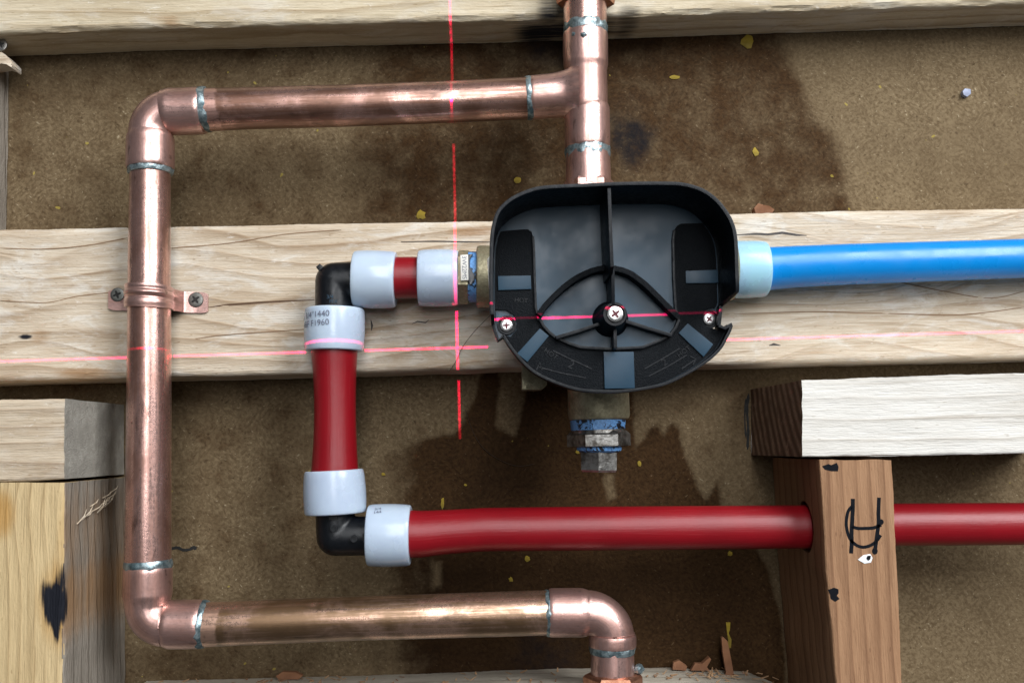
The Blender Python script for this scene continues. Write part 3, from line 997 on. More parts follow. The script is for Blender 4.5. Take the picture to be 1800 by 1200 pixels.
def elbow(c0, cup0, corner_, cup1, c1, w_cup, w_bend, fil, seed):
    """socket elbow: c0 -> cup0 socket, bend round corner_, cup1 -> c1 socket (pixels)"""
    a, b, c = Vector((*cup0, 0)), Vector((*corner_, 0)), Vector((*cup1, 0))
    u, v = (a - b).normalized(), (c - b).normalized()
    pts = []
    p, q = b + u * fil, b + v * fil
    cen = b + (u + v) * fil
    arc = []
    for t in np.linspace(0, 1, 16):
        ang = t * math.pi / 2
        arc.append(cen - v * fil * math.cos(ang) - u * fil * math.sin(ang))
    full = [(*c0, w_cup)]
    c0v = Vector((*c0, 0)); c1v = Vector((*c1, 0))
    full = [(c0v.x, c0v.y, w_cup - 3), (*(c0v.lerp(a, 0.04)).to_2d(), w_cup), (*(c0v.lerp(a, 0.90)).to_2d(), w_cup), (*(c0v.lerp(a, 1.0)).to_2d(), w_bend)]
    full += [(w.x, w.y, w_bend) for w in arc]
    full += [(*(c1v.lerp(c, 1.0)).to_2d(), w_bend), (*(c1v.lerp(c, 0.90)).to_2d(), w_cup), (*(c1v.lerp(c, 0.04)).to_2d(), w_cup), (c1v.x, c1v.y, w_cup - 3)]
    P, R = dens(pxpts(full, H_CU), 0.0009)
    R = np.array(R)
    for _ in range(2):
        R[1:-1] = (R[:-2] + R[1:-1] * 2 + R[2:]) / 4
    return sweep('elbow', P, list(R), M['copper_fit'], cu, lump=0.00025, lseed=seed, lscale=70)


elbow((358, 195), (290, 197), (265, 197.5), (264.5, 236), (264, 297), 82, 75, 37, 1.0)
elbow((260, 996), (259.5, 1055), (259.5, 1097), (290, 1096.5), (356, 1096), 84, 77, 36, 2.0)
elbow((965, 1076), (1033, 1076), (1076, 1076), (1076.5, 1112), (1076.5, 1136), 84, 76, 44, 3.0)
# tee: straight run and a flared branch
P, R = dens(pxpts([(1028.6, 58, 75), (1028.6, 60, 79), (1030, 118, 79), (1030.2, 122, 74), (1031, 190, 74), (1032, 195, 80), (1032.8, 261, 80), (1032.8, 263, 76)], H_CU), 0.0008)
R = np.array(R)
for _ in range(2):
    R[1:-1] = (R[:-2] + R[1:-1] * 2 + R[2:]) / 4
tee = sweep('tee', P, list(R), M['copper_fit'], cu, lump=0.0003, lscale=80, lseed=5)
P, R = dens(pxpts([(932, 172, 74), (934, 172, 77), (968, 169, 77), (980, 168, 78), (990, 167, 81), (998, 166.5, 87), (1006, 166, 95), (1014, 166, 102)], H_CU), 0.0008)
R = np.array(R)
for _ in range(3):
    R[1:-1] = (R[:-2] + R[1:-1] * 2 + R[2:]) / 4
sweep('tee_branch', P, list(R), M['copper_fit'], tee, lump=0.0002, lscale=80, lseed=6, caps=False)
# adaptor between tee and valve, with its hexagon
ptube('adapter', [(1033, 258, 76), (1033.6, 285, 78), (1034, 300, 79), (1034.5, 330, 80)], H_CU, M['copper_fit'], cu)
pxlathe('hex_nut', (1035, 317), (1036, 345), H_CU, [(0, 78), (0.08, 86), (0.2, 90), (1, 90)], M['copper_fit'], cu, seg=6, smooth=False, rot=math.pi / 6)
pxlathe('hex_nut', (1029, -60), (1029.4, 12), H_CU, [(0, 104), (0.80, 104), (0.94, 101), (1, 80)], M['copper_nut'], cu, seg=6, smooth=False, rot=math.pi / 6)
ptube('adapter', [(1076.5, 1132, 75), (1076.5, 1146, 76), (1076.7, 1175, 76), (1077, 1195, 77)], H_CU, M['copper_fit'], cu)
pxlathe('hex_nut', (1077, 1182), (1078, 1270), H_CU, [(0, 80), (0.03, 98), (0.08, 105), (1, 106)], M['copper_nut'], cu, seg=6, smooth=False, rot=math.pi / 6)


def ring(a, b, w, seed, bul=3, tilt=0.0, lump=0.0007):
    ax_ = Vector((b[0] - a[0], b[1] - a[1])) * 0.22
    a, b = (a[0] - ax_.x, a[1] - ax_.y), (b[0] + ax_.x, b[1] + ax_.y)
    pr = [(0, w - 3)] + [(t, w + bul * math.sin(math.pi * t)) for t in np.linspace(0.05, 0.95, 7)] + [(1, w - 3)]
    p0, p1 = W(*a, H_CU), W(*b, H_CU)
    if tilt:
        d = p1 - p0
        p1 = p0 + Matrix.Rotation(tilt, 3, 'Y') @ d
    s = PXM(p0, 1.0)
    return lathe('solder_ring', p0, p1, [(t, q * s / 2) for t, q in pr], M['solder'], cu, lump=lump, lseed=seed, lscale=330)


ring((264, 293), (264, 304), 74, 1)
ring((355, 194), (368, 193), 75, 2, 4, -0.14, 0.0006)
ring((259.8, 986), (260, 998), 80, 3)
ring((350, 1096.5), (362, 1096), 77, 4, 5, 0.10)
ring((926, 173), (934, 172.5), 74, 5, 3)
ring((960, 1077), (968, 1076.7), 77, 6, 3)
ring((1029, 46), (1029.3, 61), 75, 7, 4)
ring((1032.9, 258), (1033.3, 277), 75, 8, 4)
ring((1076.5, 1129), (1076.6, 1145), 76, 9, 5)
for (px, py, r, hh) in ((1010, 61, 6, 0.0618), (1026, 63, 7, 0.0638), (1123, 1175, 9, 0.054), (366, 180, 4, 0.062)):
    bm = bmesh.new()
    bmesh.ops.create_icosphere(bm, subdivisions=2, radius=r * PX * 0.9)
    c = W(px, py, hh)
    for v in bm.verts:
        v.co = v.co * (1 + 0.25 * mnoise.noise(v.co * 900 + c * 50)) + c
    bm_obj('solder_drop', bm, M['solder'], cu)

# ------------------------------------------------------------------ pipe strap
def strap():
    t = thing('pipe_strap', W(262, 523, H_MID), 'two-hole copper strap clamping the left vertical pipe to the middle beam', 'pipe clamp')
    c = W(262, 523, H_CU)
    r = PXM(c, 74) / 2 + 0.0002
    xl, xr = W(192, 520, H_MID).x - c.x, W(367, 526, H_MID).x - c.x
    yb = H_CU - H_MID - 0.0003        # metres behind the pipe axis
    prof = [(xl, yb), (xl * 0.5 - r * 0.55, yb), (-r * 1.12, yb - 0.0006)]
    prof += [(-r * math.cos(a), -r * math.sin(a)) for a in np.linspace(-0.45, math.pi + 0.45, 34)]
    prof += [(r * 1.18, yb - 0.0006), (xr * 0.5 + r * 0.6, yb), (xr, yb)]
    prof = [(a, b) for a, b in prof]
    P = np.array(prof)
    dd = np.r_[0, np.cumsum(np.hypot(*np.diff(P, axis=0).T))]
    uu = np.linspace(0, dd[-1], 110)
    P = np.stack([np.interp(uu, dd, P[:, 0]), np.interp(uu, dd, P[:, 1])], 1)
    for _ in range(2):
        P[1:-1] = (P[:-2] + 2 * P[1:-1] + P[2:]) / 4
    T = np.gradient(P, axis=0)
    T /= np.linalg.norm(T, axis=1)[:, None]
    N = np.stack([T[:, 1], -T[:, 0]], 1)       # outward (towards camera on the crown)
    if N[len(N) // 2, 1] > 0:
        N = -N
    wz = PXM(c, 41) / 2
    nv = 25
    th = 0.0011
    rows = []
    for i in range(len(P)):
        x, y = P[i]
        dc = math.hypot(x, y)
        crown = max(0.0, min(1.0, (r * 1.02 - abs(x)) / (r * 0.25)))
        endt = min(1.0, min(x - P[0, 0], P[-1, 0] - x) / 0.003)
        hw = wz * (0.80 + 0.20 * math.sqrt(max(0, endt))) * (0.92 + 0.08 * crown)
        front, back = [], []
        zoff = -0.024 * (x - 0) * 2.2
        for j in range(nv):
            s = -1 + 2 * j / (nv - 1)
            rib = crown * (0.0009 * math.exp(-((s - 0.28) / 0.16) ** 2) - 0.0006 * math.exp(-((s + 0.12) / 0.09) ** 2) - 0.0004 * math.exp(-((s - 0.62) / 0.08) ** 2) + 0.0004 * math.exp(-((s + 0.55) / 0.25) ** 2))
            q = th + rib
            front.append((c.x + x + N[i, 0] * q, c.y + y + N[i, 1] * q, c.z + hw * s + zoff))
            back.append((c.x + x, c.y + y, c.z + hw * s + zoff))
        rows.append(front + back[::-1])
    me = grid_mesh('strap', np.array(rows), True, True, list(uu))
    link('strap', me, M['copper_fit'], t, True, 40)
    for k_, (px, py, rp) in enumerate(((207, 518, 12.5), (344.5, 527, 13.5))):
        screw((px, py), H_MID + 0.0012, rp, M['screwgrey'], M['slot'], t, 0.35 + 0.3 * k_)
    return t


def screw(pix, h, rpx, mat, slotmat, parent, ang=0.0, name='screw', hh=0.0012):
    c = W(*pix, h)
    r = PXM(c, rpx)
    p1 = c + Vector((0, -hh, 0))
    o = lathe(name, c, p1, [(0, r * 0.96), (0.35, r), (0.75, r * 0.94), (0.97, r * 0.70), (1.0, r * 0.62), (1.0, 0.0001)], mat, parent, seg=28)
    bm = bmesh.new()
    L_, w_ = r * 0.62, r * 0.16
    pts = []
    for q in range(4):
        a = ang + q * math.pi / 2
        ca, sa = math.cos(a), math.sin(a)
        for lx, lz in ((w_, -w_), (L_ * 0.8, -w_ * 0.8), (L_, 0), (L_ * 0.8, w_ * 0.8)):
            pts.append((c.x + lx * ca - lz * sa, c.z + lx * sa + lz * ca))
    slab_bm(bm, pts, h + hh * 0.5, h + hh + 0.00006)
    bm_obj('cross_slot', bm, slotmat, o, smooth=False)
    return o


strap()

# ------------------------------------------------------------------ red water pipe
red = thing('red_water_pipe', W(590, 720, H_RED), 'red plastic water pipe stepping down through two black elbows and through the post', 'plastic pipe')
ptube('pipe', [(690, 488.5, 74), (715, 488, 72), (745, 488, 74)], H_RED, M['pexred'], red)
ptube('pipe', [(588, 610, 82), (588, 625, 80), (588.5, 660, 74), (589, 720, 72), (589, 780, 75), (588.5, 815, 80), (588.5, 832, 82)], H_RED, M['pexred'], red)
ptube('pipe', [(715, 938, 83), (740, 938, 81), (790, 934, 76), (850, 930, 75), (1000, 928.5, 76), (1400, 925.5, 75), (1580, 921.5, 73.5), (1800, 920, 73), (2000, 918, 72)], H_RED, M['pexred'], red)


def collar(a, b, w0, w1, mat, parent, flare=5, label=None, h=H_RED, tilt=0.0):
    """milky expansion ring: slightly barrel shaped with a lip at one end"""
    pr = [(0.0, w0 * 0.72), (0.0, w0 - 5), (0.02, w0 - 1.5), (0.06, w0)]
    pr += [(t, w0 + (w1 - w0) * t + 3.5 * math.sin(math.pi * t)) for t in np.linspace(0.1, 0.9, 9)]
    pr += [(0.94, w1), (0.98, w1 - 1.5), (1.0, w1 - 5), (1.0, w1 * 0.72)]
    p0, p1 = W(*a, h), W(*b, h)
    s = PXM((p0 + p1) / 2, 1.0)
    if tilt:
        mid = (p0 + p1) / 2
        R_ = Matrix.Rotation(tilt, 3, 'Y')
        p0, p1 = mid + R_ @ (p0 - mid), mid + R_ @ (p1 - mid)
    o = lathe('collar', p0, p1, [(t, q * s / 2) for t, q in pr], mat, parent, seg=64, lump=0.00012, lscale=60, lseed=a[0])
    return o


collar((696, 491), (622, 491), 98, 99, M['collar'], red, tilt=0.02)
collar((736, 488.5), (806, 488.5), 98, 97, M['collar'], red, tilt=-0.01)
c3 = collar((588, 543), (588, 617), 104, 101, M['collar'], red, tilt=0.02)
collar((588.5, 826), (588.5, 902), 103, 107, M['collar'], red, tilt=-0.035)
c5 = collar((722, 939.5), (647, 940.5), 105, 106, M['collar'], red, tilt=0.01)


def ring_text(lines, px, py, hpx, cx_px, axis_py, rad_px, parent, vertical=True, mat=None, rot=0.0):
    """print bent round an upright collar whose axis is at cx_px"""
    base = W(cx_px, py, H_RED)
    r = PXM(base, rad_px) + 0.00022
    for k_, body in enumerate(lines):
        c = W(px, py + k_ * hpx * 1.35, H_RED)
        me = text_mesh(body, PXM(base, hpx) * 1.35, 0.00002)
        me.materials.clear()
        for v in me.vertices:
            a = (v.co.x * math.cos(rot) - v.co.y * math.sin(rot) + (c.x - base.x) * 1.0) / r
            zz = v.co.x * math.sin(rot) + v.co.y * math.cos(rot)
            v.co = (base.x + r * math.sin(a), base.y - (r + v.co.z) * math.cos(a), c.z + zz)
        link('lettering', me, M['print'], parent, False)


ring_text(['S 3/4"1440', '4BF F1960'], 556, 559, 11, 588, 0, 53.2, c3, rot=0.03)


def horiz_text(lines, px, py, hpx, axis_py, rad_px, parent, rot=0.0):
    base = W(px, axis_py, H_RED)
    r = PXM(base, rad_px) + 0.00022
    for k_, body in enumerate(lines):
        me = text_mesh(body, PXM(base, hpx) * 1.35, 0.00002)
        me.materials.clear()
        dz0 = r * math.asin(min(0.98, (axis_py - py) / rad_px)) - k_ * PXM(base, hpx) * 1.3
        for v in me.vertices:
            u = v.co.x * math.cos(rot) - v.co.y * math.sin(rot)
            w = v.co.x * math.sin(rot) + v.co.y * math.cos(rot)
            a = (dz0 + w) / r
            v.co = (base.x + u, base.y - (r + v.co.z) * math.cos(a), base.z + r * math.sin(a))
        link('lettering', me, M['print'], parent, False)


horiz_text(['3/4', '144'], 668, 893, 7, 940, 54.5, c5, rot=0.15)


def pelbow(c0, corner_, c1, w, seed):
    """black plastic elbow: two barrels meeting in a rounded corner"""
    a, b, c = Vector((*c0, 0)), Vector((*corner_, 0)), Vector((*c1, 0))
    u, v = (a - b).normalized(), (c - b).normalized()
    fil = 5
    cen = b + (u + v) * fil
    full = [(*c0, w)]
    for t in np.linspace(0, 1, 12):
        ang = t * math.pi / 2
        q = cen - v * fil * math.cos(ang) - u * fil * math.sin(ang)
        full.append((q.x, q.y, w))
    full.append((*c1, w))
    # build as two cylinders + sphere fused in one mesh
    bm = bmesh.new()
    cb = W(*corner_, H_RED)
    r = PXM(cb, w) / 2
    seg = 40
    for p in (c0, c1):
        e = W(*p, H_RED)
        d = (e - cb)
        L_ = d.length
        d.normalize()
        N = (Vector((0, 1, 0)) - d * d.y).normalized()
        B = d.cross(N)
        prev = None
        for i in range(2):
            rw = [bm.verts.new(cb + d * L_ * i + (N * math.cos(2 * math.pi * j / seg) + B * math.sin(2 * math.pi * j / seg)) * r) for j in range(seg)]
            if prev:
                for j in range(seg):
                    bm.faces.new((prev[j], prev[(j + 1) % seg], rw[(j + 1) % seg], rw[j]))
            prev = rw
        bm.faces.new(prev)
    ret = bmesh.ops.create_uvsphere(bm, u_segments=40, v_segments=24, radius=r * 1.0)
    for vv in ret['verts']:
        vv.co = Vector((vv.co.x, vv.co.z, vv.co.y)) + cb
    # fuse with a remesh so the crease between the barrels is soft
    bmesh.ops.recalc_face_normals(bm, faces=bm.faces[:])
    me = bpy.data.meshes.new('elbow')
    bm.to_mesh(me); bm.free()
    o = bpy.data.objects.new('elbow', me)
    COL.objects.link(o)
    md = o.modifiers.new('r', 'REMESH')
    md.mode = 'VOXEL'
    md.voxel_size = 0.0007
    sm = o.modifiers.new('s', 'SMOOTH')
    sm.factor = 0.5
    sm.iterations = 8
    dg = bpy.context.evaluated_depsgraph_get()
    nm = bpy.data.meshes.new_from_object(o.evaluated_get(dg))
    bpy.data.objects.remove(o)
    return link('elbow', nm, M['elbow'], red, True, 60)


e1 = pelbow((630, 493), (588, 495), (588, 550), 67, 1)
e2 = pelbow((588.5, 895), (590.5, 942), (655, 941), 68, 2)
slab('gate_mark', [(555, 469), (562, 463), (569, 469), (561, 477)], 0.052, 0.060, M['elbow'], e1, 0.0004)
slab('notch', [(613, 481), (622, 479), (622, 494), (613, 494)], H_RED + 0.004, H_RED + 0.0115, M['slot'], e1, 0.0002)
slab('notch', [(577, 534), (588, 533), (588, 541), (577, 541)], H_RED + 0.004, H_RED + 0.0115, M['slot'], e1, 0.0002)
flat_text('raised_lettering', '3/4', 580, 522, H_RED + 0.0103, 7, 0, M['black_sheen'], e1, 0.0004)
flat_text('raised_lettering', 'PEX', 586, 530, H_RED + 0.0100, 6, 0, M['black_sheen'], e1, 0.0004)
slab('notch', [(578, 905), (593, 904), (593, 913), (578, 913)], H_RED + 0.004, H_RED + 0.0113, M['slot'], e2, 0.0002)
slab('notch', [(637, 938), (648, 937), (648, 950), (637, 950)], H_RED + 0.004, H_RED + 0.0113, M['slot'], e2, 0.0002)
for px, py in ((587, 928), (622, 946)):
    c = W(px, py, H_RED + 0.0108)
    r = PXM(c, 6.5)
    lathe('raised_circle', c + Vector((0, 0.003, 0)), c + Vector((0, -0.0004, 0)), [(0, r), (1, r), (1, r * 0.62), (0.75, r * 0.6), (0.75, 0.0001)], M['elbow'], e2, seg=24)

# ------------------------------------------------------------------ blue water pipe
H_BL = 0.055
blue = thing('blue_water_pipe', W(1320, 473, H_BL), 'bright blue plastic pipe running right from the valve over the middle beam', 'plastic pipe')
ptube('pipe', [(1330, 473, 78), (1352, 472, 75), (1400, 468.5, 73), (1500, 464, 71.5), (1650, 459, 70), (1800, 454, 68.5), (2000, 448, 67)], H_BL, M['pexblue'], blue)
collar((1346, 473), (1270, 474), 97, 98, M['collar_blue'], blue, h=H_BL, tilt=0.0)

# ------------------------------------------------------------------ mixing valve
H_V = 0.055
valve = thing('mixing_valve', W(1050, 560, H_V), 'olive brass shower valve behind the black cover, with a plugged bottom port', 'valve')
pxlathe('valve_body', (1046, 380), (1052, 660), H_V, [(0, 60), (0.02, 96), (0.2, 120), (0.3, 190), (0.75, 190), (0.85, 130), (1.0, 108)], M['brass'], valve, sharp=50)
c = W(1060, 545, H_V)
lathe('valve_body', c, c + Vector((0, -0.05, 0)), [(0, 0.034), (0.9, 0.034), (1.0, 0.03)], M['brass'], valve)
bp = pxlathe('bottom_port', (1050, 640), (1053, 738), H_V, [(0, 108), (0.45, 108), (0.47, 107), (0.92, 108), (0.98, 104), (1, 98)], M['brass'], valve, sharp=25)
pxlathe('thread_tape', (1051, 736), (1052, 757), H_V, [(0, 90), (0.1, 98), (0.5, 96), (0.9, 94), (1, 80)], M['tape'], valve, lump=0.0008, lscale=300)
pxlathe('bushing', (1052, 755), (1053, 785), H_V, [(0, 86), (0.1, 100), (0.3, 112), (0.95, 112), (1, 100)], M['dark_steel'], valve, seg=6, smooth=False, rot=0.52)
pxlathe('bushing_rim', (1052, 752), (1052.4, 762), H_V, [(0, 80), (0.15, 92), (0.9, 95), (1, 80)], M['dark_steel'], valve)
pxlathe('thread_tape', (1053, 783), (1053, 795), H_V, [(0, 70), (0.2, 80), (0.7, 78), (1, 66)], M['tape'], valve, lump=0.0008, lscale=300, lseed=4)
pxlathe('plug', (1053, 793), (1053, 829), H_V, [(0, 68), (0.05, 72), (0.9, 71), (1.0, 66)], M['dark_steel'], valve, seg=6, smooth=False, rot=0.12)
lp = pxlathe('side_port', (900, 486), (838, 486), H_V, [(0, 108), (0.9, 109), (0.97, 107), (1, 100)], M['brass'], valve)
pxlathe('thread_tape', (840, 487), (822, 487), H_V, [(0, 80), (0.1, 90), (0.9, 90), (1, 80)], M['tape'], valve, lump=0.0008, lscale=260, lseed=9)
pxlathe('hex_fitting', (825, 487), (805, 487), H_V, [(0, 92), (0.1, 98), (0.9, 98), (1, 90)], M['brass'], valve, seg=6, smooth=False, rot=0.62)
slab('sealant', [(823, 447), (831, 446), (826, 455), (826, 470), (834, 482), (835, 490), (831, 497), (826, 502), (823, 495)], H_V + 0.008, H_V + 0.0139, M['sealant'], valve, 0.0004)
lb = slab('white_label', [(809, 448), (823, 447), (823.5, 492), (810, 493)], H_V + 0.006, H_V + 0.0150, M['white'], valve, 0.0003)
flat_text('lettering', '3W22MS', 816, 470, H_V + 0.0150, 8, -math.pi / 2, M['print'], lb, 0.00005)
pxlathe('side_port', (1200, 474), (1290, 474), H_V, [(0, 108), (0.95, 108), (1, 98)], M['brass'], valve)
slab('casting_lug', [(917, 640), (960, 640), (962, 676), (952, 685), (917, 685)], 0.042, 0.052, M['brass'], valve, 0.001)

# ------------------------------------------------------------------ black valve cover
HP, HR, HL = 0.110, 0.145, 0.117      # plate, tall rim, low rim heights
cover = thing('valve_cover', W(1080, 560, HP), 'black ribbed plastic guard screwed over the shower valve', 'valve cover')
tall = [(866, 556), (864, 540), (863, 500), (864, 430), (867, 400), (874, 376), (884, 362), (897, 351), (911, 343), (928, 336), (945, 331), (965, 328.5),
        (1000, 326.5), (1027, 325.5), (1080, 323), (1140, 322), (1187, 322.5), (1200, 324), (1213, 326.5), (1230, 332), (1245, 340), (1257, 349.5), (1268, 361),
        (1280, 378), (1287, 392), (1292, 410), (1294.5, 436), (1295.5, 473), (1297, 513)]
tall_w = [xz(px, py, HR) for px, py in catmull(tall, 3)]
low = [(1287, 569), (1283, 581), (1277, 593), (1269, 608), (1257, 622), (1240, 636), (1213, 653), (1173, 673), (1133, 682), (1093, 687), (1053, 687), (1013, 683),
       (973, 670), (941, 654), (922, 638), (907, 621), (895, 605), (885, 589)]
low_w = [xz(px, py, HL) for px, py in catmull(low, 3)]


def inset(poly, d, closed=False):
    """shift a polyline to its right-hand side by d"""
    n = len(poly)
    out = []
    for i in range(n):
        a, b = poly[max(0, i - 1)], poly[min(n - 1, i + 1)]
        dx, dz = b[0] - a[0], b[1] - a[1]
        l = math.hypot(dx, dz) or 1
        out.append((poly[i][0] + dz / l * d, poly[i][1] - dx / l * d))
    return out


TW = 0.0017
tin = inset(tall_w, TW * 0.5)
notch_r = [xz(1290, 517, HP + 0.004), xz(1262, 536, HP), xz(1260, 540, HP), xz(1257, 568, HP), xz(1258, 575, HL), xz(1268, 577, HL)]
notch_l = [xz(884, 588, HP), xz(876, 597, HP), xz(868, 578, HP), xz(867, 560, HP)]
outline = tin + notch_r + inset(low_w, TW * 0.4) + notch_l
slab('back_plate', outline, HP - 0.0022, HP, M['black_sheen'], cover, 0.0, world=True)
# rim walls
rim = [(x, z, HR if i < len(tall_w) - 1 else HR - 0.001) for i, (x, z) in enumerate(tall_w)]
rim = [(rim[0][0], rim[0][1], HP + 0.014)] + rim[1:]
wallstrip('rim', rim, TW, HP - 0.0022, HR, M['black'], cover, 0.00045)
# step at the right-hand end of the tall rim
p_ = [xz(1297, 513, HR), xz(1283, 524, HP + 0.02), xz(1268, 537, HP + 0.006)]
wallstrip('rim_step', [(p_[0][0], p_[0][1], HR - 0.002), (p_[1][0], p_[1][1], HP + 0.020), (p_[2][0], p_[2][1], HP + 0.006)], TW, HP - 0.0021, HR, M['black'], cover, 0.0003)
wallstrip('rim_step', [xz(1268, 537, HP + 0.006), xz(1267, 545, HP + .006), xz(1264, 572, HP + .006)], TW, HP - 0.0021, HP + 0.006, M['black'], cover, 0.0003)
wallstrip('low_rim', [(xz(1264, 572, HL)[0], xz(1264, 572, HL)[1])] + [xz(1275, 577, HL)] + low_w, 0.0013, HP - 0.0022, HL, M['black'], cover, 0.0003)
wallstrip('low_rim', [xz(885, 589, HL), xz(876, 597, HL), xz(868, 576, HL), xz(866, 556, HL)], 0.0013, HP - 0.0022, HL, M['black'], cover, 0.0003)

# grained band in a U round the floor
HB = HP + 0.0018
inner = [(893, 405), (915, 403.5), (928, 403), (934, 407), (937, 415), (938.7, 438.7), (940, 490), (942, 540), (947, 563), (963, 583), (976, 593), (985, 598), (1000, 604),
         (1021, 611), (1072, 613), (1130.7, 610.7), (1160, 598.7), (1178.7, 589), (1190, 577), (1194.7, 566.7), (1190, 552), (1188, 540), (1185, 487), (1184, 420), (1186, 404), (1190, 397), (1197, 393), (1238, 392)]
inner_w = [xz(px, py, HB) for px, py in inner]
zL, zR = inner_w[0][1], inner_w[-1][1]
mid_i = len(tall_w) // 2
tin2 = inset(tall_w, TW * 1.0)
outL = [p for i, p in enumerate(tin2) if i < mid_i and p[1] < zL]
outR = [p for i, p in enumerate(tin2) if i > mid_i and p[1] < zR]
lowin = inset(low_w, 0.0011)
bandpoly = inner_w + outR + [xz(1258, 540, HB), xz(1243, 543, HB), xz(1236, 553, HB), xz(1236, 566, HB), xz(1244, 574, HB), xz(1262, 580, HB)] + lowin \
    + [xz(897, 592, HB), xz(908, 580, HB), xz(909, 566, HB), xz(903, 553, HB), xz(890, 545, HB), xz(871, 544, HB)] + outL
slab('grained_band', bandpoly, HP - 0.0003, HB, M['blacktex'], cover, 0.00035, world=True)
HQ = HB + 0.0009
for q in ([(875, 485), (933, 484), (934, 508), (876, 510)], [(1205, 476), (1262, 474), (1263, 497), (1206, 498)],
          [(949, 577), (965, 590), (927, 636), (909, 621)], [(1209, 568), (1254, 605), (1237, 627), (1193, 585)], [(1061, 618), (1114, 618), (1116, 682), (1063, 683)]):
    slab('smooth_pad', q, HP, HQ, M['pad'], cover, 0.0003)

# ribs
wallstrip('rib', [(*xz(1070.5, 331, 0.143), 0.1435), (*xz(1073, 400, 0.143), 0.143), (*xz(1076.5, 468, 0.143), 0.142), (*xz(1077, 478, 0.141), 0.134)], 0.0016, HP - 0.0005, 0.143, M['black'], cover, 0.0003)
arch = [(947, 553), (958, 537), (973, 521), (990, 505), (1005, 493.5), (1017, 486), (1027, 481), (1040, 475.5), (1053, 472), (1066, 470.5), (1080, 471), (1093, 474), (1103, 477.5), (1112, 482), (1131, 496), (1145, 509), (1160, 524), (1178, 542), (1193, 557)]
wallstrip('arch_rib', [xz(px, py, 0.1185) for px, py in arch], 0.0026, HP - 0.0005, 0.1185, M['blacktex'], cover, 0.0004)
wallstrip('rib', [(*xz(1076.5, 474, 0.13), 0.132), (*xz(1078.5, 536, 0.13), 0.129)], 0.0016, HP - 0.0005, 0.13, M['black'], cover, 0.0003)
wallstrip('rib', [xz(1064, 564, 0.122), xz(1020, 580, 0.119), xz(977, 594, 0.115)], 0.0016, HP - 0.0005, 0.117, M['black'], cover, 0.0003)
wallstrip('rib', [xz(1097, 560, 0.122), xz(1138, 575, 0.119), xz(1180, 590, 0.115)], 0.0016, HP - 0.0005, 0.117, M['black'], cover, 0.0003)
wallstrip('rib', [xz(1081, 572, 0.122), xz(1082, 612, 0.122)], 0.0016, HP - 0.0005, 0.122, M['black'], cover, 0.0003)
# raised edge round the lower fan-shaped floor
fan = [(949, 560), (956, 573), (966, 584), (976, 592), (1000, 603), (1021, 610), (1072, 613), (1130, 610), (1160, 598.5), (1178, 589), (1188, 576), (1194, 562)]
wallstrip('fan_edge', [xz(px, py, 0.1135) for px, py in fan], 0.0014, HP - 0.0005, 0.1135, M['black'], cover, 0.0003)
# lip along the inner edges of the band
for seg_ in (inner[4:9], inner[-9:-3]):
    wallstrip('band_lip', [xz(px, py, HB + 0.0012) for px, py in seg_], 0.0011, HP, HB + 0.0012, M['black'], cover, 0.0002)
# central boss and its screw
c = W(1081, 552, 0.129)
cb = Vector((c.x, -HP, c.z))
boss = lathe('screw_boss', cb + Vector((0, 0.001, 0)), Vector((c.x, -0.129, c.z)), [(0, 0.0088), (0.05, 0.0086), (0.12, 0.0074), (0.9, 0.0058), (1, 0.0053), (1, 0.0044), (0.9, 0.0042), (0.9, 0.0001)], M['black'], cover)
screw((1081, 552), 0.1275, 14.5, M['screw'], M['slotred'], cover, 0.6)
for (px, py, rr, hh) in ((891, 572, 17, HP), (1246, 561, 17, HP)):
    c = W(px, py, hh)
    r = PXM(c, rr)
    lathe('screw_seat', c + Vector((0, 0.001, 0)), c + Vector((0, -0.0016, 0)), [(0, r), (0.85, r), (1, r * 0.96), (1, r * 0.84), (0.4, r * 0.8), (0.4, 0.0001)], M['black'], cover, seg=32)
screw((890, 572), HP + 0.0004, 11, M['screw'], M['slotred'], cover, 0.05)
screw((1246, 561), HP + 0.0004, 10.5, M['screw'], M['slotred'], cover, 0.9)
# moulded marks
flat_text('raised_lettering', '2', 1004, 641, HB, 15, -0.55, M['black'], cover, 0.00025)
flat_text('raised_lettering', 'HOT', 968, 622, HB, 9, -0.62, M['black'], cover, 0.00035)
flat_text('raised_lettering', '2', 1168, 637, HB, 13, 0.55, M['black'], cover, 0.00035)
flat_text('raised_lettering', 'HOT', 1202, 618, HB, 9, 0.60, M['black'], cover, 0.00035)
flat_text('raised_lettering', 'HOT', 916, 528, HB, 8, -0.12, M['black'], cover, 0.0003)
for pts in ([(972, 616), (1005, 632), (1040, 648)], [(948, 645), (985, 655), (1030, 664)], [(943, 650), (949, 637), (953, 650)],
            [(1133, 648), (1165, 630), (1195, 612)], [(1140, 661), (1175, 643), (1207, 624)], [(1198, 648), (1222, 632)], [(1213, 626), (1223, 631), (1218, 641)]):
    strip('raised_line', pts, HB, 2.0, M['black'], cover, 0.00035, False)
slab('gasket', [(856, 455), (861, 449), (870, 446), (876, 500), (872, 548), (866, 548), (859, 500)], 0.095, 0.1065, M['white'], cover, 0.0006)

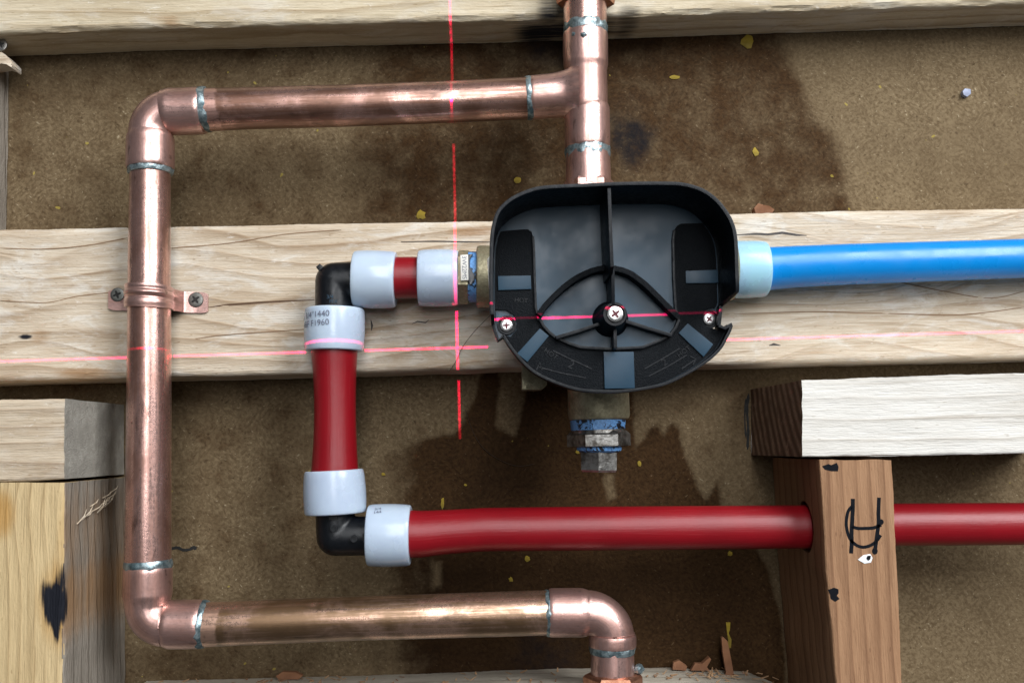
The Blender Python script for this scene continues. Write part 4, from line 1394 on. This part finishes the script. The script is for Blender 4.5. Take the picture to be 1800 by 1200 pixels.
# ------------------------------------------------------------------ small loose things
FL = [(1315, 73, 13, 15, 'large yellow paint fleck just under the top beam, right of the tee'),
      (1328, 268, 6, 9, 'small oblong yellow paint fleck on the panel above the cover'),
      (740, 378, 9, 9, 'knobbly yellow paint fleck just above the middle beam left of the cover'),
      (778, 884, 4, 11, 'narrow upright yellow fleck just above the long red pipe'),
      (1187, 136, 10, 5, 'flat yellow smudge on the panel right of the copper tee'),
      (1124, 815, 4, 6, 'tiny yellow fleck right of the dark plug'),
      (1283, 972, 5, 5, 'tiny yellow fleck under the red pipe beside the right post'),
      (927, 981, 6, 6, 'dull yellow fleck just under the middle of the long red pipe'),
      (898, 1018, 4, 6, 'tiny yellow fleck between the red pipe and the bottom copper pipe'),
      (674, 833, 4, 4, 'tiny yellow dot right of the upright red pipe'),
      (910, 317, 8, 7, 'dim yellow smudge on the dark panel at upper left of the cover'),
      (818, 852, 3, 3, 'tiny yellow dot above the long red pipe, right of the narrow fleck'),
      (1015, 794, 4, 5, 'tiny yellow dot at the left of the blue tape on the plug')]
for (px, py, rx, ry, lab) in FL:
    n = 11
    pts = [(px + rx * random.uniform(0.6, 1.1) * math.cos(a), py + ry * random.uniform(0.6, 1.1) * math.sin(a)) for a in np.linspace(0, 2 * math.pi, n, endpoint=False)]
    o = slab('paint_fleck', pts, 0.00002, 0.0005, M['yellow'], None, 0.00015)
    tag(center(o), lab, 'paint fleck', 'yellow flecks on the wall panel')
pts = [(1276, 1093), (1284, 1093), (1283, 1106), (1281, 1112), (1286, 1124), (1285, 1138), (1279, 1139), (1280, 1124), (1278, 1110)]
tag(center(slab('paint_fleck', pts, 0.00002, 0.0005, M['yellow'], None, 0.0001)), 'long yellow paint streak above the splinter at the bottom', 'paint fleck', 'yellow flecks on the wall panel')


def shard(name, pts, h0, h1, mat, label, cat, group=None):
    bm = bmesh.new()
    slab_bm(bm, [xz(x, y, h1) for x, y in pts], h0, h1)
    for v in bm.verts:
        v.co.y += 0.0012 * mnoise.noise(v.co * 260)
    o = bm_obj(name, bm, mat, None, 0.0003)
    return tag(center(o), label, cat, group)


shard('wood_splinter', [(1268, 1120), (1272, 1119), (1279, 1126), (1284, 1150), (1291, 1186), (1293, 1205), (1272, 1205), (1276, 1180), (1270, 1145)], 0.010, 0.013, M['chip'],
      'upright reddish wood splinter standing on the bottom beam', 'wood splinter')
shard('wood_chip', [(1182, 1176), (1184, 1164), (1194, 1160), (1208, 1170), (1206, 1178)], 0.006, 0.010, M['chip'], 'reddish wood chip on the bottom beam, nearest the copper elbow', 'wood chip', 'wood chips on the bottom beam')
shard('wood_chip', [(1214, 1178), (1222, 1165), (1234, 1166), (1247, 1154), (1250, 1158), (1243, 1172), (1248, 1178)], 0.006, 0.010, M['chip'], 'curled wood chip lying left of the splinter', 'wood chip', 'wood chips on the bottom beam')
shard('wood_chip', [(484, 1188), (496, 1180), (520, 1181), (532, 1187), (525, 1193), (490, 1194)], 0.004, 0.008, M['chip'], 'flat wood chip on the bottom beam under the browned copper pipe', 'wood chip', 'wood chips on the bottom beam')
shard('wood_chip', [(1325, 366), (1333, 357), (1342, 360), (1352, 362), (1362, 368), (1358, 374), (1328, 376)], 0.020, 0.026, M['chip'], 'dark curled wood chip lying on top of the middle beam', 'wood chip')
shard('wood_splinter', [(-30, 92), (2, 91), (10, 97), (20, 108), (21, 114), (15, 112), (8, 104), (22, 116), (20, 119), (12, 114), (4, 112), (-30, 116)], 0.012, 0.024, w_mid, 'pale broken splinter tip at far left below the top beam', 'wood splinter')
shard('plaster_crumb', [(1692, 161), (1697, 155), (1706, 157), (1708, 164), (1701, 170), (1694, 167)], 0.0, 0.003, M['crumb'], 'small blue grey crumb stuck on the panel at upper right', 'crumb')
bm = bmesh.new()
for k_ in range(170):
    px = random.choice([random.uniform(240, 1380), random.gauss(1250, 60), random.gauss(520, 50)])
    if 1020 < px < 1135:
        continue
    hh = random.uniform(0.004, 0.034)
    z_ = W(px, float(np.interp(px, [215, 600, 1000, 1200, 1340, 1395], [1226, 1216, 1202, 1200, 1207, 1228])), 0.038).z
    c = Vector((W(px, 1190, hh).x, -hh, z_ + 0.0004))
    a_ = random.uniform(0, math.pi)
    L_ = random.uniform(0.0006, 0.0026)
    w_ = random.uniform(0.0002, 0.0007)
    d = Vector((math.cos(a_), math.sin(a_) * 0.8, random.uniform(-0.1, 0.5))) * L_
    q = Vector((-math.sin(a_), math.cos(a_), 0.2)) * w_
    up = Vector((0, -0.0002, 0.0004))
    vs = [bm.verts.new(c + e) for e in (-d - q, d - q * 0.4, d + q * 0.4, -d + q)]
    vt = [bm.verts.new(v.co + up) for v in vs]
    bm.faces.new(vt)
    bm.faces.new(vs[::-1])
    for i in range(4):
        bm.faces.new((vs[i], vs[(i + 1) % 4], vt[(i + 1) % 4], vt[i]))
tag(bm_obj('sawdust', bm, M['sawdust'], None, smooth=False), 'pale and reddish sawdust scattered along the bottom beam', kind='stuff')
# dark screw driven into the stud at far left, and a nail in the gap at right
sc1 = screw((3, 80), 0.024, 11, M['dark_steel'], M['slot'], None, 0.4)
tag(sc1, 'dark screw head at far left under the top beam', 'screw')



def hair(pts, h, label):
    P = [W(x, y, hh) for x, y, hh in pts]
    Q = [Vector(p) for p in catmull([tuple(p) for p in P], 8)]
    o = sweep('hair', Q, [0.00016] * len(Q), M['hair'], None, seg=6)
    tag(o, label, 'hair')


hair([(866, 550, 0.06), (842, 574, 0.05), (826, 592, 0.042), (812, 612, 0.0405), (802, 634, 0.0395), (790, 652, 0.0395)], 0, 'thin dark hair on the beam crossing the laser lines')
hair([(818, 720, 0.0008), (836, 768, 0.0008), (862, 798, 0.0008), (905, 818, 0.0008), (940, 815, 0.0008)], 0, 'thin curved hair on the stained panel below the beam')

# wood fibres torn on the side of the left post
for k_ in range(14):
    px = random.uniform(140, 205)
    py = 905 - (px - 140) * 0.62 + random.uniform(-8, 8)
    hz = 0.080 * (1 - (px - 114) / 118)
    c = W(px, py, max(0.006, hz))
    c.x = W(114, 950, 0.080).x + 0.0006
    d = Vector((0.0008, random.uniform(0.002, 0.006), random.uniform(0.001, 0.004)))
    sweep('torn_fibre', [c - d, c + Vector((0.0011, 0, 0)), c + d], [0.0003, 0.0004, 0.0001], w_blockl, left_post, seg=5)

# ------------------------------------------------------------------ laser level: two fans of red light
def laser(name, loc, pa, pb, half, energy, cut=None):
    """point lamp that shines only in the plane through loc, pa and pb"""
    l = bpy.data.lights.new(name, 'POINT')
    l.energy = energy
    l.shadow_soft_size = 0.0
    l.color = (1.0, 0.0, 0.10)
    o = bpy.data.objects.new(name, l)
    COL.objects.link(o)
    o.location = loc
    nrm = (pa - loc).cross(pb - loc).normalized()
    l.use_nodes = True
    nt = l.node_tree
    em = nt.nodes['Emission']
    tc = nt.nodes.new('ShaderNodeTexCoord')

    def mth(op, a, b=0.0):
        x = nt.nodes.new('ShaderNodeMath')
        x.operation = op
        for i, q in enumerate((a, b)):
            if isinstance(q, bpy.types.NodeSocket):
                nt.links.new(q, x.inputs[i])
            else:
                x.inputs[i].default_value = q
        return x.outputs[0]
    dp = nt.nodes.new('ShaderNodeVectorMath')
    dp.operation = 'DOT_PRODUCT'
    nt.links.new(tc.outputs['Normal'], dp.inputs[0])
    dp.inputs[1].default_value = nrm
    ab = mth('ABSOLUTE', dp.outputs['Value'])
    mr = nt.nodes.new('ShaderNodeMapRange')
    mr.interpolation_type = 'SMOOTHSTEP'
    nt.links.new(ab, mr.inputs[0])
    for i, q in enumerate((half * 0.55, half * 1.45, 1.0, 0.0)):
        mr.inputs[1 + i].default_value = q
    val = mr.outputs[0]
    nz_ = nt.nodes.new('ShaderNodeTexNoise')       # laser speckle
    nt.links.new(tc.outputs['Normal'], nz_.inputs['Vector'])
    nz_.inputs['Scale'].default_value = 1500
    nz_.inputs['Detail'].default_value = 1
    sp = nt.nodes.new('ShaderNodeMapRange')
    nt.links.new(nz_.outputs[0], sp.inputs[0])
    for i, q in enumerate((0.3, 0.7, 0.35, 1.5)):
        sp.inputs[1 + i].default_value = q
    val = mth('MULTIPLY', val, sp.outputs[0])
    if cut is not None:
        sx = nt.nodes.new('ShaderNodeSeparateXYZ')
        nt.links.new(tc.outputs['Normal'], sx.inputs[0])
        rt = mth('DIVIDE', sx.outputs[2], sx.outputs[1])
        val = mth('MULTIPLY', val, mth('GREATER_THAN', rt, (cut.z - loc.z) / (cut.y - loc.y)))
    nt.links.new(val, em.inputs['Strength'])
    return o


LS = Vector((0.0, -0.80, 0.115))
laser('laser_vertical', LS, W(797.5, 262, 0), W(808.5, 770, 0), 0.0009, 160, W(808, 771, 0))
laser('laser_horizontal', LS + Vector((0.01, 0, 0.0)), W(60, 633, H_MID), W(1500, 590.5, H_MID), 0.0008, 150)
